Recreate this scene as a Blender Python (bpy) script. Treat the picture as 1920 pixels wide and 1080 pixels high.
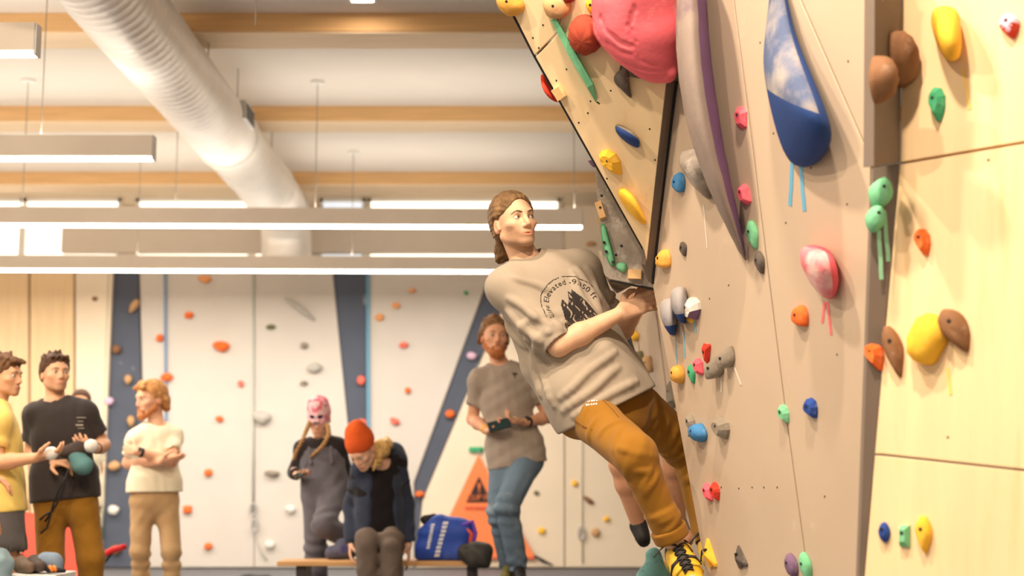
import bpy, bmesh, math, random
import numpy as np
from mathutils import Vector, Matrix, Euler
from mathutils.bvhtree import BVHTree

for o in list(bpy.data.objects):
    bpy.data.objects.remove(o)
scene = bpy.context.scene
COL = scene.collection
random.seed(7)
rng = np.random.default_rng(7)
V = Vector
PI = math.pi

# ---------------------------------------------------------------- camera
FPX = 2667.0
CAMZ = 1.0
PITCH = math.atan(360.0 / FPX)
cam_d = bpy.data.cameras.new('camera')
cam = bpy.data.objects.new('camera', cam_d)
COL.objects.link(cam)
cam_d.sensor_fit = 'HORIZONTAL'
cam_d.sensor_width = 36.0
cam_d.lens = FPX / 1920.0 * 36.0
cam.location = (0, 0, CAMZ)
cam.rotation_euler = (PI / 2 + PITCH, 0, 0)
cam_d.clip_start = 0.05
cam_d.clip_end = 200
cam_d.dof.use_dof = True
cam_d.dof.focus_distance = 5.5
cam_d.dof.aperture_fstop = 2.0
scene.camera = cam

# ---------------------------------------------------------------- world: even warm fill, added through the end left open behind the camera
world = bpy.data.worlds.new('ambient_fill')
scene.world = world
world.use_nodes = True
bg = world.node_tree.nodes['Background']
bg.inputs[0].default_value = (1.0, 0.82, 0.63, 1)
bg.inputs[1].default_value = 0.56

# ---------------------------------------------------------------- exposure
scene.view_settings.view_transform = 'Standard'
scene.view_settings.look = 'None'
scene.view_settings.exposure = 0.68
scene.view_settings.gamma = 1.0
scene.view_settings.use_curve_mapping = False

LAMP_TINT = (1.0, 0.92, 0.82)


def area_light(name, loc, sx, sy, power, rot=(0, 0, 0), parent=None, color=LAMP_TINT, spread=None):
    l = bpy.data.lights.new(name, 'AREA')
    l.shape = 'RECTANGLE'
    l.size = sx
    l.size_y = sy
    l.energy = power
    l.color = color
    if spread:
        l.spread = spread
    o = bpy.data.objects.new(name, l)
    COL.objects.link(o)
    o.location = loc
    o.rotation_euler = rot
    if parent:
        o.parent = parent
    return o


# ---------------------------------------------------------------- projection helpers (a photo pixel at a chosen depth)
CP, SP = math.cos(PITCH), math.sin(PITCH)


def ray(px, py):
    x = (px - 960.0) / FPX
    z = (540.0 - py) / FPX
    return V((x, CP - z * SP, SP + z * CP))


def at(px, py, Y):
    r = ray(px, py)
    t = Y / r.y
    return V((r.x * t, Y, CAMZ + r.z * t))


def ppm(Y):
    return FPX / Y


class Plane:
    def __init__(self, a, b, c):
        self.o = a.copy()
        n = (b - a).cross(c - a).normalized()
        if n.dot(V((0, 0, CAMZ)) - a) < 0:
            n = -n
        self.n = n
        up = V((0, 0, 1))
        self.v = (up - n * up.dot(n)).normalized()
        self.u = self.v.cross(n).normalized()

    def hit(self, px, py, off=0.0):
        r = ray(px, py)
        c = V((0, 0, CAMZ))
        t = (self.o + self.n * off - c).dot(self.n) / r.dot(self.n)
        return c + r * t


# ---------------------------------------------------------------- materials
def lin(c):
    c = c / 255.0
    return c / 12.92 if c <= 0.04045 else ((c + 0.055) / 1.055) ** 2.4


def rgb(t):
    return (lin(t[0]), lin(t[1]), lin(t[2]), 1.0)


MATS = {}


def mat(name, c, rough=0.6, var=0.08, vscale=6.0, bump=0.0, bscale=40.0, metallic=0.0, c2=None, c2lo=0.5, c2hi=0.6,
        c2scale=3.0, stretch=(1, 1, 1), sheen=0.0, spec=0.4, detail=4.0, sss=0.0, attr=None, bdist=0.01, c2stretch=None):
    if name in MATS:
        return MATS[name]
    m = bpy.data.materials.new(name)
    m.use_nodes = True
    nt = m.node_tree
    N, L = nt.nodes, nt.links
    b = N['Principled BSDF']
    b.inputs['Roughness'].default_value = rough
    b.inputs['Metallic'].default_value = metallic
    b.inputs['Specular IOR Level'].default_value = spec
    if sheen:
        b.inputs['Sheen Weight'].default_value = sheen
    if sss:
        b.inputs['Subsurface Weight'].default_value = sss
        b.inputs['Subsurface Radius'].default_value = (0.012, 0.005, 0.003)
        b.inputs['Subsurface Scale'].default_value = 0.6
    tc = N.new('ShaderNodeTexCoord')
    mp = N.new('ShaderNodeMapping')
    mp.inputs['Scale'].default_value = stretch
    L.new(tc.outputs['Object'], mp.inputs[0])
    nz = N.new('ShaderNodeTexNoise')
    nz.inputs['Scale'].default_value = vscale
    nz.inputs['Detail'].default_value = detail
    L.new(mp.outputs[0], nz.inputs['Vector'])
    ramp = N.new('ShaderNodeMapRange')
    ramp.inputs['From Min'].default_value = 0.3
    ramp.inputs['From Max'].default_value = 0.7
    ramp.inputs['To Min'].default_value = 1.0 - var
    ramp.inputs['To Max'].default_value = 1.0 + var
    L.new(nz.outputs[0], ramp.inputs['Value'])
    mul = N.new('ShaderNodeMix')
    mul.data_type = 'RGBA'
    mul.blend_type = 'MULTIPLY'
    mul.inputs[0].default_value = 1.0
    if attr:
        at_ = N.new('ShaderNodeAttribute')
        at_.attribute_name = attr
        L.new(at_.outputs['Color'], mul.inputs[6])
    else:
        mul.inputs[6].default_value = rgb(c)
    L.new(ramp.outputs[0], mul.inputs[7])
    out = mul.outputs[2]
    if c2 is not None:
        n2 = N.new('ShaderNodeTexNoise')
        n2.inputs['Scale'].default_value = c2scale
        n2.inputs['Detail'].default_value = 6
        n2.inputs['Roughness'].default_value = 0.6
        if c2stretch:
            mp2 = N.new('ShaderNodeMapping')
            mp2.inputs['Scale'].default_value = c2stretch
            L.new(tc.outputs['Object'], mp2.inputs[0])
            L.new(mp2.outputs[0], n2.inputs['Vector'])
        else:
            L.new(tc.outputs['Object'], n2.inputs['Vector'])
        r2 = N.new('ShaderNodeMapRange')
        r2.inputs['From Min'].default_value = c2lo
        r2.inputs['From Max'].default_value = c2hi
        L.new(n2.outputs[0], r2.inputs['Value'])
        mx = N.new('ShaderNodeMix')
        mx.data_type = 'RGBA'
        L.new(r2.outputs[0], mx.inputs[0])
        L.new(out, mx.inputs[6])
        mx.inputs[7].default_value = rgb(c2)
        out = mx.outputs[2]
    L.new(out, b.inputs['Base Color'])
    if bump:
        n3 = N.new('ShaderNodeTexNoise')
        n3.inputs['Scale'].default_value = bscale
        n3.inputs['Detail'].default_value = 3
        L.new(mp.outputs[0], n3.inputs['Vector'])
        bp = N.new('ShaderNodeBump')
        bp.inputs['Strength'].default_value = bump
        bp.inputs['Distance'].default_value = bdist
        L.new(n3.outputs[0], bp.inputs['Height'])
        L.new(bp.outputs[0], b.inputs['Normal'])
    MATS[name] = m
    return m


def emit(name, c, strength):
    if name in MATS:
        return MATS[name]
    m = bpy.data.materials.new(name)
    m.use_nodes = True
    b = m.node_tree.nodes['Principled BSDF']
    b.inputs['Base Color'].default_value = (0.8, 0.8, 0.8, 1)
    b.inputs['Emission Color'].default_value = (*c, 1)
    b.inputs['Emission Strength'].default_value = strength
    MATS[name] = m
    return m


# ---------------------------------------------------------------- mesh helpers
def link(o, parent=None):
    COL.objects.link(o)
    if parent is not None:
        o.parent = parent
    return o


def tag(o, label=None, cat=None, group=None, kind=None):
    if label:
        o['label'] = label
    if cat:
        o['category'] = cat
    if group:
        o['group'] = group
    if kind:
        o['kind'] = kind
    return o


def empty(name, loc=(0, 0, 0), label=None, cat=None, group=None):
    o = bpy.data.objects.new(name, None)
    o.location = loc
    o.empty_display_size = 0.1
    link(o)
    return tag(o, label, cat, group)


def mesh_obj(name, verts, faces, m, parent=None, base=None, smooth=False, mats=None, fmat=None):
    me = bpy.data.meshes.new(name)
    if base is not None:
        verts = [V(v) - V(base) for v in verts]
    me.from_pydata([tuple(v) for v in verts], [], faces)
    if mats:
        for mm in mats:
            me.materials.append(mm)
        if fmat is not None:
            me.polygons.foreach_set('material_index', fmat)
    else:
        me.materials.append(m)
    if smooth:
        me.polygons.foreach_set('use_smooth', [True] * len(me.polygons))
    me.update()
    o = bpy.data.objects.new(name, me)
    if base is not None and parent is None:
        o.location = base
    return link(o, parent)


def fix_normals(o):
    bm = bmesh.new()
    bm.from_mesh(o.data)
    bmesh.ops.recalc_face_normals(bm, faces=bm.faces)
    bm.to_mesh(o.data)
    bm.free()
    return o


class MB:
    """collects simple shapes into one mesh"""

    def __init__(self):
        self.v, self.f = [], []

    def add(self, vs, fs):
        k = len(self.v)
        self.v += [V(p) for p in vs]
        self.f += [tuple(i + k for i in f) for f in fs]
        return self

    def box(self, c, s, R=None):
        c = V(c)
        vs = []
        for x in (-.5, .5):
            for y in (-.5, .5):
                for z in (-.5, .5):
                    p = V((x * s[0], y * s[1], z * s[2]))
                    if R is not None:
                        p = R @ p
                    vs.append(c + p)
        return self.add(vs, [(0, 1, 3, 2), (4, 6, 7, 5), (0, 4, 5, 1), (2, 3, 7, 6), (0, 2, 6, 4), (1, 5, 7, 3)])

    def tube(self, pts, r, n=8, cap=True):
        pts = [V(p) for p in pts]
        rs = r if isinstance(r, (list, tuple)) else [r] * len(pts)
        vs, fs = [], []
        ref = None
        for i, p in enumerate(pts):
            d = (pts[min(i + 1, len(pts) - 1)] - pts[max(i - 1, 0)]).normalized()
            if ref is None:
                ref = d.orthogonal().normalized()
            else:
                ref = (ref - d * ref.dot(d))
                ref = ref.normalized() if ref.length > 1e-5 else d.orthogonal().normalized()
            b = d.cross(ref)
            for k in range(n):
                a = 2 * PI * k / n
                vs.append(p + (ref * math.cos(a) + b * math.sin(a)) * rs[i])
        for i in range(len(pts) - 1):
            for k in range(n):
                fs.append((i * n + k, i * n + (k + 1) % n, (i + 1) * n + (k + 1) % n, (i + 1) * n + k))
        if cap:
            fs.append(tuple(range(n))[::-1])
            fs.append(tuple((len(pts) - 1) * n + k for k in range(n)))
        return self.add(vs, fs)

    def prism(self, poly, ext):
        """poly: list of 3D points, ext: extrusion vector"""
        n = len(poly)
        ext = V(ext)
        vs = [V(p) for p in poly] + [V(p) + ext for p in poly]
        fs = [tuple(range(n)), tuple(range(2 * n - 1, n - 1, -1))]
        for i in range(n):
            j = (i + 1) % n
            fs.append((j, i, i + n, j + n))
        return self.add(vs, fs)

    def build(self, name, m, parent=None, base=None, smooth=False, bevel=0.0, flip=True):
        if base is None and parent is not None:
            base = parent.location.copy()
            pp = parent.parent
            while pp is not None:
                base = base + pp.location
                pp = pp.parent
        o = mesh_obj(name, self.v, self.f, m, parent, base, smooth)
        fix_normals(o)
        if bevel:
            md = o.modifiers.new('bevel', 'BEVEL')
            md.width = bevel
            md.segments = 2
            md.limit_method = 'ANGLE'
        return o


def poly_inset(poly, d):
    """shrinks a planar polygon towards its inside by d (joint gap)"""
    c = sum((V(p) for p in poly), V()) / len(poly)
    return [V(p) + (c - V(p)).normalized() * d for p in poly]
# ---------------------------------------------------------------- signed-distance modelling for bodies, clothes and soft things
F32 = np.float32


def A(v):
    return np.array(v, dtype=F32)


def cap(a, b, ra, rb=None, u=None, s=1.0):
    return ('c', A(a), A(b), F32(ra), F32(ra if rb is None else rb), None if u is None else A(V(u).normalized()), F32(s))


def ell(c, r, R=None):
    return ('e', A(c), A(r), np.eye(3, dtype=F32) if R is None else np.array(R, dtype=F32))


def sph(c, r):
    return cap(c, V(c) + V((0, 0, 1e-4)), r)


def rbox(c, h, R=None, r=0.01):
    return ('b', A(c), A(h), np.eye(3, dtype=F32) if R is None else np.array(R, dtype=F32), F32(r))


def half(p, n):
    n = V(n).normalized()
    return ('h', A(n), F32(n.dot(V(p))))


def pev(p, P):
    t = p[0]
    if t == 'c':
        _, a, b, ra, rb, u, s = p
        ab = b - a
        pa = P - a
        k = np.clip((pa @ ab) / max(float(ab @ ab), 1e-12), 0, 1)
        v = pa - k[:, None] * ab
        if u is not None:
            vu = v @ u
            v = v + ((1.0 / s - 1.0) * vu)[:, None] * u
        d = np.sqrt((v * v).sum(1)) - (ra + (rb - ra) * k)
        if u is not None:
            d = d * (0.5 + 0.5 * min(s, 1.0))
        return d
    if t == 'e':
        _, c, r, R = p
        q = (P - c) @ R.T
        k0 = np.sqrt(((q / r) ** 2).sum(1))
        k1 = np.sqrt(((q / (r * r)) ** 2).sum(1)) + 1e-9
        return k0 * (k0 - 1.0) / k1
    if t == 'b':
        _, c, h, R, r = p
        q = np.abs((P - c) @ R.T) - (h - r)
        return np.sqrt((np.maximum(q, 0) ** 2).sum(1)) + np.minimum(q.max(1), 0) - r
    if t == 'h':
        return P @ p[1] - p[2]
    if t == 'n':
        return p[1].ev(P)


def pbox(p):
    t = p[0]
    if t == 'c':
        r = max(float(p[3]), float(p[4])) * max(1.0, float(p[6]))
        return np.minimum(p[1], p[2]) - r, np.maximum(p[1], p[2]) + r
    if t == 'e':
        r = float(p[2].max())
        ext = np.sqrt(((p[3].T * p[2]) ** 2).sum(1))
        return p[1] - ext, p[1] + ext
    if t == 'b':
        ext = (np.abs(p[3].T) * p[2]).sum(1)
        return p[1] - ext, p[1] + ext
    if t == 'n':
        return p[1].bounds()
    return None


class SDF:
    def __init__(self):
        self.ops = []

    def add(self, p, k=0.0):
        self.ops.append(('add', p, k))
        return self

    def sub(self, p, k=0.0):
        self.ops.append(('sub', p, k))
        return self

    def clip(self, pt, n, k=0.0):
        """cuts away what lies on the side n points to"""
        self.ops.append(('int', half(pt, n), k))
        return self

    def keep(self, p, k=0.0):
        self.ops.append(('int', p, k))
        return self

    def disp(self, fn):
        self.ops.append(('disp', fn, 0))
        return self

    def ext(self, ops):
        self.ops += ops
        return self

    def bounds(self):
        lo = np.full(3, 1e9)
        hi = -lo
        for o in self.ops:
            if o[0] == 'add':
                a, b = pbox(o[1])
                lo = np.minimum(lo, a)
                hi = np.maximum(hi, b)
        return lo, hi

    def ev(self, P, m=None):
        d = np.full(len(P), 1.0, dtype=F32)
        for kind, p, k in self.ops:
            if kind == 'disp':
                d = d + p(P).astype(F32)
                continue
            idx = None
            if m is not None and kind in ('add', 'sub'):
                a, b = pbox(p)
                a = a - m - k
                b = b + m + k
                msk = ((P[:, 0] > a[0]) & (P[:, 0] < b[0]) & (P[:, 1] > a[1]) & (P[:, 1] < b[1]) & (P[:, 2] > a[2]) & (P[:, 2] < b[2]))
                idx = np.nonzero(msk)[0]
                if len(idx) == 0:
                    continue
                v = pev(p, P[idx])
                e = d[idx]
            else:
                v = pev(p, P)
                e = d
            if kind == 'add':
                r = np.minimum(e, v)
                if k > 0:
                    h = np.maximum(k - np.abs(e - v), 0) / k
                    r = r - h * h * k * 0.25
            else:
                if kind == 'sub':
                    v = -v
                r = np.maximum(e, v)
                if k > 0:
                    h = np.maximum(k - np.abs(e - v), 0) / k
                    r = r + h * h * k * 0.25
            if idx is None:
                d = r.astype(F32)
            else:
                d[idx] = r
        return d

    def mesh(self, h, relax=1):
        lo, hi = self.bounds()
        lo = lo - 3 * h
        hi = hi + 3 * h
        B = 8
        nb = np.ceil((hi - lo) / (h * B)).astype(int)
        n = nb * B
        ci = np.stack(np.meshgrid(*[np.arange(k) for k in nb], indexing='ij'), -1).reshape(-1, 3)
        cc = (lo + (ci * B + (B - 1) / 2) * h).astype(F32)
        cd = self.ev(cc)
        act = np.abs(cd) < h * B * 0.87 * 1.7 + 0.01
        g = np.repeat(np.repeat(np.repeat(np.where(cd < 0, -1, 1).astype(F32).reshape(nb), B, 0), B, 1), B, 2)
        ai = ci[act]
        off = np.stack(np.meshgrid(*[np.arange(B)] * 3, indexing='ij'), -1).reshape(-1, 3)
        for s in range(0, len(ai), 1500):
            I = (ai[s:s + 1500, None, :] * B + off[None]).reshape(-1, 3)
            P = (lo + I * h).astype(F32)
            g[I[:, 0], I[:, 1], I[:, 2]] = self.ev(P, m=0.05)
        neg = g < 0
        c8 = [(i, j, k) for i in (0, 1) for j in (0, 1) for k in (0, 1)]
        cnt = np.zeros(tuple(n - 1), dtype=np.int8)
        for i, j, k in c8:
            cnt += neg[i:n[0] - 1 + i, j:n[1] - 1 + j, k:n[2] - 1 + k]
        cells = np.argwhere((cnt > 0) & (cnt < 8))
        vals = np.stack([g[cells[:, 0] + i, cells[:, 1] + j, cells[:, 2] + k] for i, j, k in c8], 1)
        acc = np.zeros((len(cells), 3))
        num = np.zeros(len(cells))
        for a in range(8):
            for b in range(a + 1, 8):
                if sum(x != y for x, y in zip(c8[a], c8[b])) != 1:
                    continue
                va, vb = vals[:, a], vals[:, b]
                m = (va < 0) != (vb < 0)
                t = np.where(m, va / np.where(m, va - vb, 1), 0)
                pt = A(c8[a]) + t[:, None] * (A(c8[b]) - A(c8[a]))
                acc += np.where(m[:, None], pt, 0)
                num += m
        verts = lo + (cells + acc / num[:, None]) * h
        ind = np.full(tuple(n - 1), -1, dtype=np.int32)
        ind[cells[:, 0], cells[:, 1], cells[:, 2]] = np.arange(len(cells))
        quads = []
        for ax in range(3):
            sl0 = [slice(1, None)] * 3
            sl1 = [slice(1, None)] * 3
            sl0[ax] = slice(0, -1)
            s0 = neg[tuple(slice(1, n[q] - 1) if q != ax else slice(0, n[q] - 1) for q in range(3))]
            s1 = neg[tuple(slice(1, n[q] - 1) if q != ax else slice(1, n[q]) for q in range(3))]
            e = np.argwhere(s0 != s1)
            if len(e) == 0:
                continue
            fl = s0[e[:, 0], e[:, 1], e[:, 2]]
            u, v = (ax + 1) % 3, (ax + 2) % 3
            base = e.copy()
            for q in (u, v):
                base[:, q] += 1
            q4 = []
            for du, dv in ((-1, -1), (0, -1), (0, 0), (-1, 0)):
                c = base.copy()
                c[:, u] += du
                c[:, v] += dv
                q4.append(ind[c[:, 0], c[:, 1], c[:, 2]])
            q4 = np.stack(q4, 1)
            q4[~fl] = q4[~fl][:, ::-1]
            quads.append(q4)
        quads = np.concatenate(quads)
        quads = quads[(quads >= 0).all(1)]
        for _ in range(relax):
            s = np.zeros_like(verts)
            c = np.zeros(len(verts))
            for a in range(4):
                p, q = quads[:, a], quads[:, (a + 1) % 4]
                for w in range(3):
                    s[:, w] += np.bincount(p, verts[q, w], len(verts)) + np.bincount(q, verts[p, w], len(verts))
                c += np.bincount(p, minlength=len(verts)) + np.bincount(q, minlength=len(verts))
            verts = verts * 0.4 + 0.6 * s / np.maximum(c, 1)[:, None]
        return verts, quads


def np_mesh(name, verts, quads, m, base=(0, 0, 0), parent=None, colors=None, mats=None, fmat=None):
    verts = verts - np.array(base)[None]
    me = bpy.data.meshes.new(name)
    me.vertices.add(len(verts))
    me.vertices.foreach_set('co', verts.astype(F32).ravel())
    nq = len(quads)
    me.loops.add(nq * 4)
    me.loops.foreach_set('vertex_index', quads.astype(np.int32).ravel())
    me.polygons.add(nq)
    me.polygons.foreach_set('loop_start', np.arange(0, nq * 4, 4, dtype=np.int32))
    me.polygons.foreach_set('use_smooth', np.ones(nq, dtype=bool))
    for mm in (mats or [m]):
        me.materials.append(mm)
    if fmat is not None:
        me.polygons.foreach_set('material_index', fmat.astype(np.int32))
    if colors is not None:
        ca = me.color_attributes.new('tone', 'FLOAT_COLOR', 'POINT')
        ca.data.foreach_set('color', colors.astype(F32).ravel())
    me.update(calc_edges=True)
    me.validate()
    o = bpy.data.objects.new(name, me)
    link(o, parent)
    if parent is None:
        o.location = base
    return o


def sdf_obj(name, S, h, m, parent=None, base=(0, 0, 0), relax=1, colorfn=None, mats=None, matfn=None):
    v, q = S.mesh(h, relax)
    col = colorfn(v) if colorfn else None
    fm = matfn(v[q].mean(1)) if matfn else None
    return np_mesh(name, v, q, m, base, parent, col, mats, fm)


def folds(dirs, amp, f, seed=0):
    """cloth folds: sums of warped waves"""
    r = np.random.default_rng(seed)
    D = A(dirs)
    D = D / np.linalg.norm(D)
    w1 = r.normal(size=3).astype(F32)
    w2 = r.normal(size=3).astype(F32)
    ph = r.uniform(0, 6, 4)

    def fn(P):
        x = P @ D
        a = P @ w1
        b = P @ w2
        s = np.sin(f * x + 1.8 * np.sin(f * 0.13 * a + ph[0]) + ph[1])
        s = np.sign(s) * np.abs(s) ** 1.3
        g = np.clip(0.35 + 0.65 * np.sin(f * 0.11 * b + ph[2]), 0, 1)
        return -amp * s * g
    return fn


def local_folds(c, rad, d, amp, f, seed=0):
    """folds that fade out away from a joint"""
    g = folds(d, amp, f, seed)
    c = A(c)

    def fn(P):
        w = np.exp(-((P - c) ** 2).sum(1) / (rad * rad))
        return g(P) * w * 2.0
    return fn
# ================================================================ materials of the setting
M_CEIL = mat('ceiling_paint', (226, 218, 206), 0.9, 0.02, 2, spec=0.1)
M_BEAM_LIT = mat('beam_underside_lit', (236, 212, 178), 0.7, 0.05, 3, stretch=(0.6, 8, 14), spec=0.15)  # bounce light on the beam undersides, put into a paler wood colour
M_BEAM = mat('glulam', (216, 174, 122), 0.6, 0.10, 3, stretch=(0.6, 8, 14), bump=0.05, bscale=6, spec=0.2)
M_PLY = mat('plywood', (236, 207, 164), 0.6, 0.05, 2.5, stretch=(7, 7, 0.5), c2=(228, 194, 144), c2lo=0.56, c2hi=0.74, c2scale=2.0,
            c2stretch=(9, 9, 0.45), bump=0.03, bscale=14, spec=0.25)
M_PLYD = mat('plywood_overhang', (244, 218, 174), 0.6, 0.05, 2.2, stretch=(5, 5, 0.6), c2=(226, 188, 134), c2lo=0.62, c2hi=0.80, c2scale=1.6,
             c2stretch=(6, 6, 0.5), bump=0.03, bscale=14, spec=0.25)
M_GREY = mat('grey_texture_paint', (198, 179, 157), 0.85, 0.03, 3, bump=0.10, bscale=220, c2=(222, 210, 194), c2lo=0.62, c2hi=0.80,
             c2scale=2.4, spec=0.15, bdist=0.003)
M_GREYF = mat('grey_wall_paint', (214, 207, 198), 0.85, 0.03, 2, bump=0.05, bscale=120, spec=0.15)
M_CREAM = mat('cream_wall_paint', (240, 224, 200), 0.85, 0.03, 2, bump=0.05, bscale=120, spec=0.15)
M_NAVY = mat('slate_blue_paint', (92, 98, 112), 0.85, 0.06, 3, bump=0.05, bscale=120, c2=(150, 156, 164), c2lo=0.66, c2hi=0.74, c2scale=5, spec=0.15)
M_EDGE = mat('dark_edge_paint', (122, 110, 100), 0.8, 0.05, 5, spec=0.2)
M_BLACK = mat('black_rubber', (28, 26, 26), 0.7, 0.05, 8)
M_SPECK = mat('chalky_dark_volume', (156, 147, 136), 0.9, 0.22, 16, bump=0.25, bscale=90, c2=(214, 206, 196), c2lo=0.53, c2hi=0.72, c2scale=13, spec=0.15)
M_FLOOR = mat('grey_mat_vinyl', (106, 106, 110), 0.7, 0.05, 3, c2=(186, 184, 184), c2lo=0.66, c2hi=0.74, c2scale=1.6, spec=0.3)
M_WHITE = mat('white_paint', (232, 228, 222), 0.6, 0.02, 4)
M_HOUSING = mat('lamp_housing_paint', (240, 230, 216), 0.55, 0.02, 5)
M_CAP = mat('lamp_end_cap', (196, 194, 192), 0.35, 0.03, 5, metallic=0.3)
M_CABLE = mat('cable', (150, 140, 128), 0.6, 0.05, 5)
M_GLOW = emit('diffuser_glow', (1.0, 0.90, 0.76), 9.0)
M_PANE = emit('daylit_pane', (1.0, 0.93, 0.80), 1.15)
M_PANE2 = emit('shaded_pane', (0.80, 0.90, 1.0), 0.45)
M_DUCT = mat('galvanised_steel', (228, 222, 213), 0.40, 0.05, 6, metallic=0.30)
M_MAST = mat('mustard_hold', (206, 158, 72), 0.7, 0.08, 12, bump=0.1, bscale=160)


def structure(o):
    o['kind'] = 'structure'
    return o


# ---------------------------------------------------------------- floor, ceiling, building walls
structure(MB().box((0, 7, -0.1), (18, 21, 0.2)).build('floor', M_FLOOR, base=(0, 7, 0)))
ZC = 4.44
ceil = structure(MB().box((0, 7, ZC + 0.1), (18, 21, 0.2)).build('ceiling', M_CEIL, base=(0, 7, ZC)))
for i, y in enumerate((10.2, 12.85, 15.7, 7.5, 4.8, 2.1)):
    o = MB().box((0, y + 0.2, ZC - 0.07), (18, 0.40, 0.14)).build('trim_%d' % (i + 1), M_BEAM, base=(0, y, ZC - 0.14), bevel=0.004)
    structure(o)
    MB().box((0, y + 0.205, ZC - 0.146), (18, 0.385, 0.012)).build('lit_underside', M_BEAM_LIT, o)  # thin added layer that paints the beam's underside as lit from below
wb = structure(MB().box((0, 16.95, 2.2), (18, 0.3, 4.5)).build('wall_back', M_CREAM, base=(0, 16.95, 0)))
structure(MB().box((-8.9, 8.5, 2.2), (0.2, 17, 4.5)).build('wall_left', M_CREAM, base=(-8.9, 8.5, 0)))
structure(MB().box((8.9, 8.5, 2.2), (0.2, 17, 4.5)).build('wall_right', M_CREAM, base=(8.9, 8.5, 0)))

# clerestory windows between the climbing wall top and the ceiling
YW = 16.75
for i, (x0, x1) in enumerate(((-120, 40), (46, 224), (256, 470), (476, 545), (600, 684), (690, 1052))):
    a = at(x0, 368, YW)
    b = at(x1, 500, YW)
    z0, z1 = 3.45, ZC - 0.10
    w = empty('window_%d' % (i + 1), ((a.x + b.x) / 2, YW, z0))
    structure(w)
    t = 0.04
    fr = MB()
    fr.box(((a.x + b.x) / 2, YW, z0 + t / 2), (b.x - a.x, 0.06, t)).box(((a.x + b.x) / 2, YW, z1 - t / 2), (b.x - a.x, 0.06, t))
    fr.box((a.x + t / 2, YW, (z0 + z1) / 2), (t, 0.06, z1 - z0)).box((b.x - t / 2, YW, (z0 + z1) / 2), (t, 0.06, z1 - z0))
    fr.build('window_frame', M_WHITE, w)
    MB().box(((a.x + b.x) / 2, YW + 0.02, (z0 + z1) / 2), (b.x - a.x - t, 0.012, z1 - z0 - t)).build('pane', M_PANE2 if i == 4 else M_PANE, w)

bk0, bk1 = at(114, 474, 16.5), at(1056, 393, 16.5)
structure(MB().box(((bk0.x + bk1.x) / 2, 16.56, (bk0.z + bk1.z) / 2), (bk1.x - bk0.x, 0.14, bk1.z - bk0.z)).build('trim_7', mat('bulkhead_paint', (214, 202, 186), .8, .02), base=((bk0.x + bk1.x) / 2, 16.56, bk0.z), bevel=.004))
# ---------------------------------------------------------------- far climbing wall (panels that meet at raised joints)
YB = 16.45
FARP = Plane(at(300, 1062, YB), at(900, 1062, YB), at(600, 600, YB + 0.0))
far = structure(MB().box((0, YB + 0.16, 1.75), (17, 0.2, 3.5)).build('wall_climbing', M_GREYF, base=(0, YB + 0.16, 0)))
zt = 3.5


def far_panel(pts, m, th=0.03, proud=0.0, zt=zt):
    P = []
    for (px, py) in pts:
        p = at(px, py, YB - proud)
        p.z = min(max(p.z, 0.0), zt)
        P.append(p)
    b = MB().prism(poly_inset(P, 0.002), (0, th + 0.02 + proud, 0))
    return b.build('panel', m, far, bevel=0.006)


B0, T0 = 1064, 490
far_panel([(-140, T0), (53, T0), (53, B0), (-140, B0)], M_PLY, proud=0.02)
far_panel([(57, T0), (138, T0), (138, B0), (57, B0)], M_PLY, proud=0.02)
far_panel([(142, T0), (212, T0), (188, B0), (142, B0)], M_CREAM, proud=0.06)
far_panel([(212, T0), (259, T0), (273, B0), (190, B0)], M_NAVY)
far_panel([(262, T0), (476, T0), (476, B0), (276, B0)], M_GREYF, proud=0.02)
far_panel([(477, T0), (622, T0), (660, 872), (660, B0), (477, B0)], M_GREYF, proud=0.02)
far_panel([(623, T0), (690, T0), (692, 900), (660, 868)], M_NAVY)
far_panel([(692, T0), (925, T0), (776, 905), (776, B0), (662, B0), (662, 880), (692, 905)], M_GREYF, proud=0.02)
far_panel([(927, T0), (975, T0), (790, 940), (778, B0), (778, 905)], M_NAVY)
far_panel([(977, T0), (1058, T0), (1058, B0), (780, B0), (792, 940)], M_CREAM, proud=0.03)
far_panel([(1060, 384), (1250, 384), (1250, B0), (1060, B0)], M_CREAM, proud=0.03, zt=4.3)
far_panel([(1253, 384), (1500, 384), (1500, B0), (1253, B0)], M_CREAM, proud=0.03, zt=4.3)
far_panel([(1503, 384), (1900, 384), (1900, B0), (1503, B0)], M_CREAM, proud=0.03, zt=4.3)

# ---------------------------------------------------------------- crash mats under the boulder
mat_o = empty('crash_mat', (2.2, 7.4, 0), 'thick grey crash mat on the floor below the bouldering wall', 'mat')
x0 = at(916, 1080, 10.3).x
MB().box(((x0 + 4.6) / 2, 7.3, 0.162), (4.6 - x0, 6.2, 0.324)).build('cushion', M_FLOOR, mat_o, bevel=0.03)
MB().box(((x0 + 4.6) / 2, 4.196, 0.165), (4.6 - x0, 0.012, 0.02)).build('seam_strip', M_BLACK, mat_o)

# ---------------------------------------------------------------- the near boulder on the right
GP = Plane(at(1228, 540, 5.25), at(1325, 1080, 5.20), at(1640, 540, 3.95))
near = structure(empty('wall_boulder', (1.2, 4.6, 0)))


def slab(pts3, n, th, name, m, parent, inset=0.0012, bevel=0.002):
    b = MB().prism(poly_inset(pts3, inset), -n * th)
    return b.build(name, m, parent, bevel=bevel)


def gp(*pts):
    return [GP.hit(x, y) for x, y in pts]


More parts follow.
